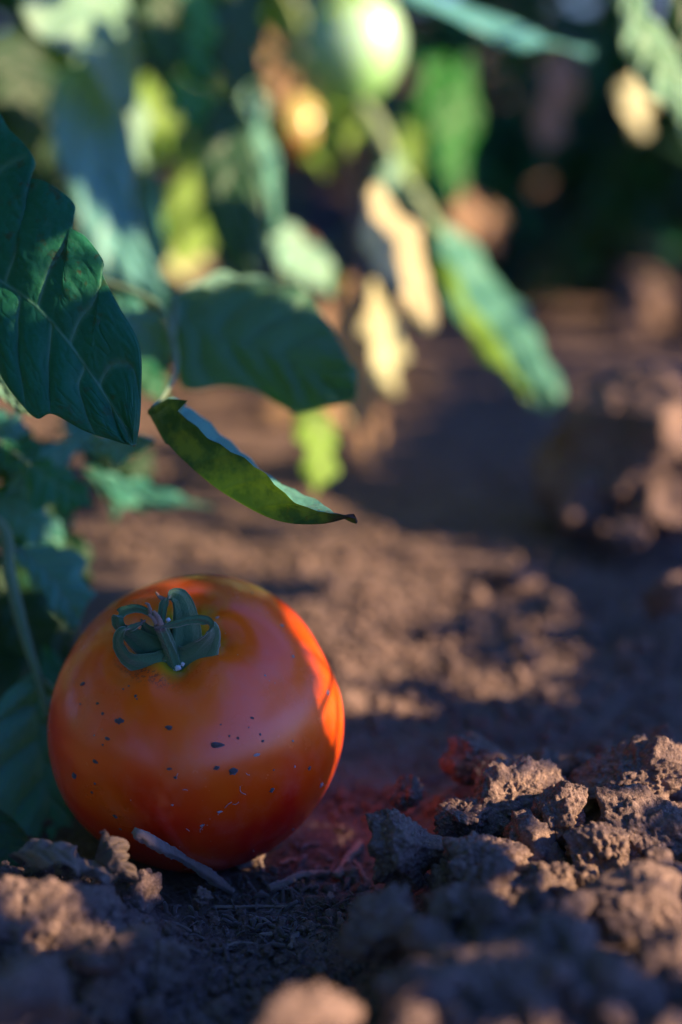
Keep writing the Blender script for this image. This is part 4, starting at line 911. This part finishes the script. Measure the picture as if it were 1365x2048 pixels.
FILL = [
 (-.40, .75, .75, 60, 'dark tomato plant deep in the shade at the upper left', .18, .85),
 (-.30, 1.15, .8, 70, 'dark tomato plant behind the yellow-green leaves at the upper left', .2, .9),
 (-.05, 1.35, .8, 75, 'dark tomato plant directly behind the yellowing fruit', .2, 1.0),
 (.12, 1.75, .8, 80, 'dark tomato plant behind the green fruit, in deep shade', .22, 1.1),
 (.38, 1.65, .8, 80, 'dark tomato plant in the shade right of the upright green leaf', .22, 1.1),
 (.62, 1.95, .8, 80, 'dark tomato plant behind the sunlit strip of soil at the right', .24, 1.1),
 (-.60, 1.5, .8, 60, 'dark tomato plant at the far left of the row', .22, 1.1),
 (.85, 2.2, .9, 70, 'far tomato plant at the right end of the row', .24, 1.1),
 (.25, 2.6, .95, 80, 'farthest tomato plant closing the view behind the row', .28, 1.1),
 (-.25, 2.3, .95, 80, 'farthest tomato plant closing the view at the left', .28, 1.1),
 (.50, 1.35, 1.0, 90, 'dark tomato plant behind the mint-coloured leaf', .24, 1.0),
 (-.75, 1.15, 1.0, 90, 'dark tomato plant at the left end behind everything', .26, 1.0),
 (-.42, .30, .70, 60, 'tomato plant just beyond the left edge beside the near plant', .16, .9),
 (-.25, .98, .62, 60, 'dark tomato plant between the long blue-green leaf and the far row', .15, .74, .16),
 (-.08, 1.05, .62, 55, 'dark tomato plant behind the very dark drooping leaf', .15, .86, .18),
 (-.30, .60, .60, 55, 'dark tomato plant close behind the stem of the near plant', .14, .80, .02),
 (.42, 1.30, .50, 45, 'low dark tomato plant whose leaves touch the far path', .15, 1.0, .0),
 (.20, 1.45, .45, 45, 'low dark tomato plant left of the far lit strip of soil', .14, 1.0, .0),
 (.66, 1.5, .5, 45, 'low dark tomato plant at the right end of the far lit strip', .15, 1.0, .0),
 (-.26, -.12, .9, 120, 'unseen tall plant added so its crown over the camera blocks the sky', .42, .9, .42),  # from here, unseen crowns added to keep sky light and reflections off
 (-.18, -.62, .9, 90, 'unseen tall plant added behind the camera to block the sky, right of its neighbour', .26, .9, .03),
 (-.38, .02, .85, 70, 'unseen tall plant added beyond the left edge to block the sky, level with the camera', .26, .9),
 (-.30, -.35, .85, 70, 'unseen tall plant added behind the camera on the left to block the sky', .26, .9),
 (-.22, .45, .95, 90, 'unseen crown added above the frame to block the sky over the ripe tomato', .34, .9),
 (1.5, .9, 1.2, 90, 'unseen tall plant added beyond the right edge to shade the background, first of its row', .30, 1.0),  # from here, an unseen row added to shade the background
 (1.45, 1.35, 1.2, 90, 'unseen tall plant added beyond the right edge to shade the background, second of its row', .30, 1.0),
 (1.55, 1.8, 1.2, 90, 'unseen tall plant added beyond the right edge to shade the background, third of its row', .30, 1.0),
 (1.65, 2.4, 1.2, 90, 'unseen tall plant added beyond the right edge to shade the background, last of its row', .30, 1.0),
]
for i, (x, y, h_, n, lab, sp, md, *lo) in enumerate(FILL): filler(x, y, h_, n, lab, sp, md, 50+i, *(lo or [.03]))

# ------------------------------------------------------------------ litter on the soil
def stick(p0, p1, w, label, name='dry_stick', lift=.3, mat=None, bend=0.0, n=12, r1=None):
    lift += .7; w *= 1.12
    a, da = ground_at(*p0) if len(p0) == 2 else (at(*p0), p0[2]); b, db = ground_at(*p1); r0 = w*.5*K*da
    a = a+[0, 0, r0*(1+lift)]; b = b+[0, 0, r0*lift*.5]
    m = (a+b)/2+np.array([0, 0, bend]); sj = np.cross(nrm(b-a), [0, 0, 1])*r0*.5
    V, F, t, rr_ = tube([a, (a+m)/2+sj, m-sj*.6, (m+b)/2+sj*.5, b], [r0*.95, r0*1.12, r0*.9, r0*1.05, r0*.75 if r1 is None else r1], n, 46, 5, .72, None, .13, int(p0[0]))
    me = mesh(V-a, F); attr(me, 'tip', t); o = link(name, me, mat or M_STRAW); o.location = a
    return tag(o, label, 'stick', 'dry sticks in front of the tomato')
stick((275, 1704, .328), (462, 1792), 27, 'thick broken dry stick lying against the foot of the tomato', lift=1.1, bend=.001)
stick((538, 1792), (662, 1748), 16, 'pale curved dry stalk lying right of the thick stick', bend=.0012)
stick((672, 1772), (722, 1690), 15, 'upright dry stalk leaning on the heap at its left edge', lift=1.0)
stick((478, 1752), (528, 1712), 16, 'short dry stalk touching the bottom of the tomato', lift=.8)
stick((522, 1722), (528, 1768), 8, 'thin dry twig standing across the short stalk', lift=1.0)
stick((655, 1812), (670, 1772), 10, 'short grey twig below the leaning stalk', lift=.5)
stick((430, 1822), (610, 1815), 7, 'long thin grey twig lying below the pale curved stalk', lift=.8)
stick((520, 1880), (640, 1852), 8, 'thin blurred twig in the dark litter', lift=.8)
for k_, (a_, b_, w_, l_) in enumerate([((455, 1722), (492, 1700), 9, 'pale straw chip touching the tomato just right of the thick stick'), ((560, 1735), (600, 1722), 8, 'pale straw chip behind the curved stalk'),
        ((600, 1700), (640, 1690), 7, 'thin straw at the foot of the tomato on its right'), ((498, 1840), (560, 1862), 9, 'flat grey chip of stalk in the dark litter'), ((580, 1905), (596, 1868), 9, 'short blurred stalk standing in the dark litter'),
        ((330, 1850), (390, 1868), 7, 'thin twig between the broad left clod and the litter'), ((700, 1720), (735, 1765), 8, 'short stalk lying across the foot of the leaning stalk'), ((440, 1900), (520, 1890), 7, 'blurred thin stalk in front of the litter')]):
    stick(a_, b_, w_, l_, lift=.5, bend=.0006)
J = Join()
for i in range(620):
    px, py = random.gauss(545, 95), random.gauss(1800, 70)
    if random.random() < .3: px, py = random.uniform(280, 720), random.uniform(1680, 2040)
    if py < 1690+.0*px: continue
    a, d = ground_at(px, py)
    if math.hypot(a[0]-TOM_XY[0], a[1]-TOM_XY[1]) < .022: continue
    dr = nrm(np.array([random.gauss(0, 1), random.gauss(0, 1), random.gauss(0, .35)])); ln = random.uniform(.0012, .006)*(1.6 if random.random() < .1 else 1); w = .00008+.0006*random.random()**2.5
    J.add(*tube([a+[0, 0, .0004+random.random()*.0012]-dr*ln*.5, a+[0, 0, .001+random.random()*.001]+nrm(rng.normal(size=3))*ln*.12, a+[0, 0, .0005+random.random()*.001]+dr*ln*.5], [w, w*1.1, w*.6], 6, 5, 0, random.choice([1, .5, .3]))[:2])
o = J.build('plant_litter', M_LITTER); tag(o, 'fine dark plant litter and fibres strewn in front of the tomato', 'litter', kind='stuff')
# dry leaves
dl = empty('dry_leaf', ground_at(120, 1740)[0], 'grey shrivelled dry leaf draped on the soil clod left of the tomato', 'dry leaf')
outline_leaf(dl, [(30, 1722, .316), (75, 1706, .312), (125, 1705, .310), (170, 1725, .311), (235, 1752, .315)], [(30, 1722, .316), (80, 1692, .320), (135, 1690, .320), (185, 1708, .320), (235, 1752, .315)],
             [(30, 1722, .316), (80, 1722, .305), (140, 1748, .302), (185, 1752, .306), (235, 1752, .315)], M_GREY, 60, 14, name='blade', bulge=.0016, skew=0, seed=71, wav=.002)
dl2 = empty('dry_leaf', ground_at(235, 1745)[0], 'small crumpled brown dry leaf standing beside the end of the thick stick', 'dry leaf')
outline_leaf(dl2, [(205, 1672, .318), (225, 1700, .316), (240, 1730, .316), (262, 1765, .318)], [(205, 1672, .318), (196, 1705, .318), (215, 1745, .316), (262, 1765, .318)],
             [(205, 1672, .318), (246, 1684, .322), (258, 1720, .322), (262, 1765, .318)], M_GREY, 40, 12, name='blade', bulge=.002, skew=0, seed=72, wav=.002)
for i in range(46):
    x, y = random.uniform(.02, .8), random.uniform(1.0, 2.1); s_ = random.uniform(2.5, 8)
    o = bpy.data.objects.new('soil_lump', LM[i % 10]); COL.objects.link(o); o.location = (x, y, float(h_full(x, y, False))+.0015*s_); o.scale = (s_,)*3
    o.rotation_euler = [random.uniform(0, 6.28) for _ in range(3)]; tag(o, 'brown soil lump lying on the far path at the foot of the shaded plants', 'soil lump', 'soil lumps on the far path')
DRYM = []
for i in range(4):
    V, F = leaflet(np.zeros(3), np.array([0, 1, .15]), np.array([0, 0, 1.0]), .05, .017, 13, 3, i*2.0); V[:, 2] += .006*np.sin(V[:, 1]*120+i)*np.abs(V[:, 0])/.01
    me = mesh(V, F, 'dry_leaf'); me.materials.append([M_TAN, M_CREAM, M_TAN, M_GREY][i]); me.polygons.foreach_set('use_smooth', [True]*len(me.polygons)); DRYM.append(me)
for i in range(70):
    x, y = random.uniform(-.2, .75), random.uniform(1.05, 2.0)
    if i < 16: x, y = random.uniform(-.16, .02), random.uniform(.75, 1.1)
    z = float(h_full(x, y, False)); o = bpy.data.objects.new('fallen_leaf', DRYM[i % 4]); COL.objects.link(o)
    o.location = (x, y, z+.008+random.random()*.02); o.rotation_euler = (random.uniform(-.5, .9), random.uniform(-.6, .6), random.uniform(0, 6.28)); sc_ = random.uniform(.6, 1.3); o.scale = (sc_,)*3
    tag(o, 'fallen dry tomato leaf lying on the soil at the foot of the far row', 'dry leaf', 'fallen leaves along the far row')
print('objects', len(bpy.data.objects), 'tris', sum(len(o.data.polygons) for o in COL.objects if o.type == 'MESH'))
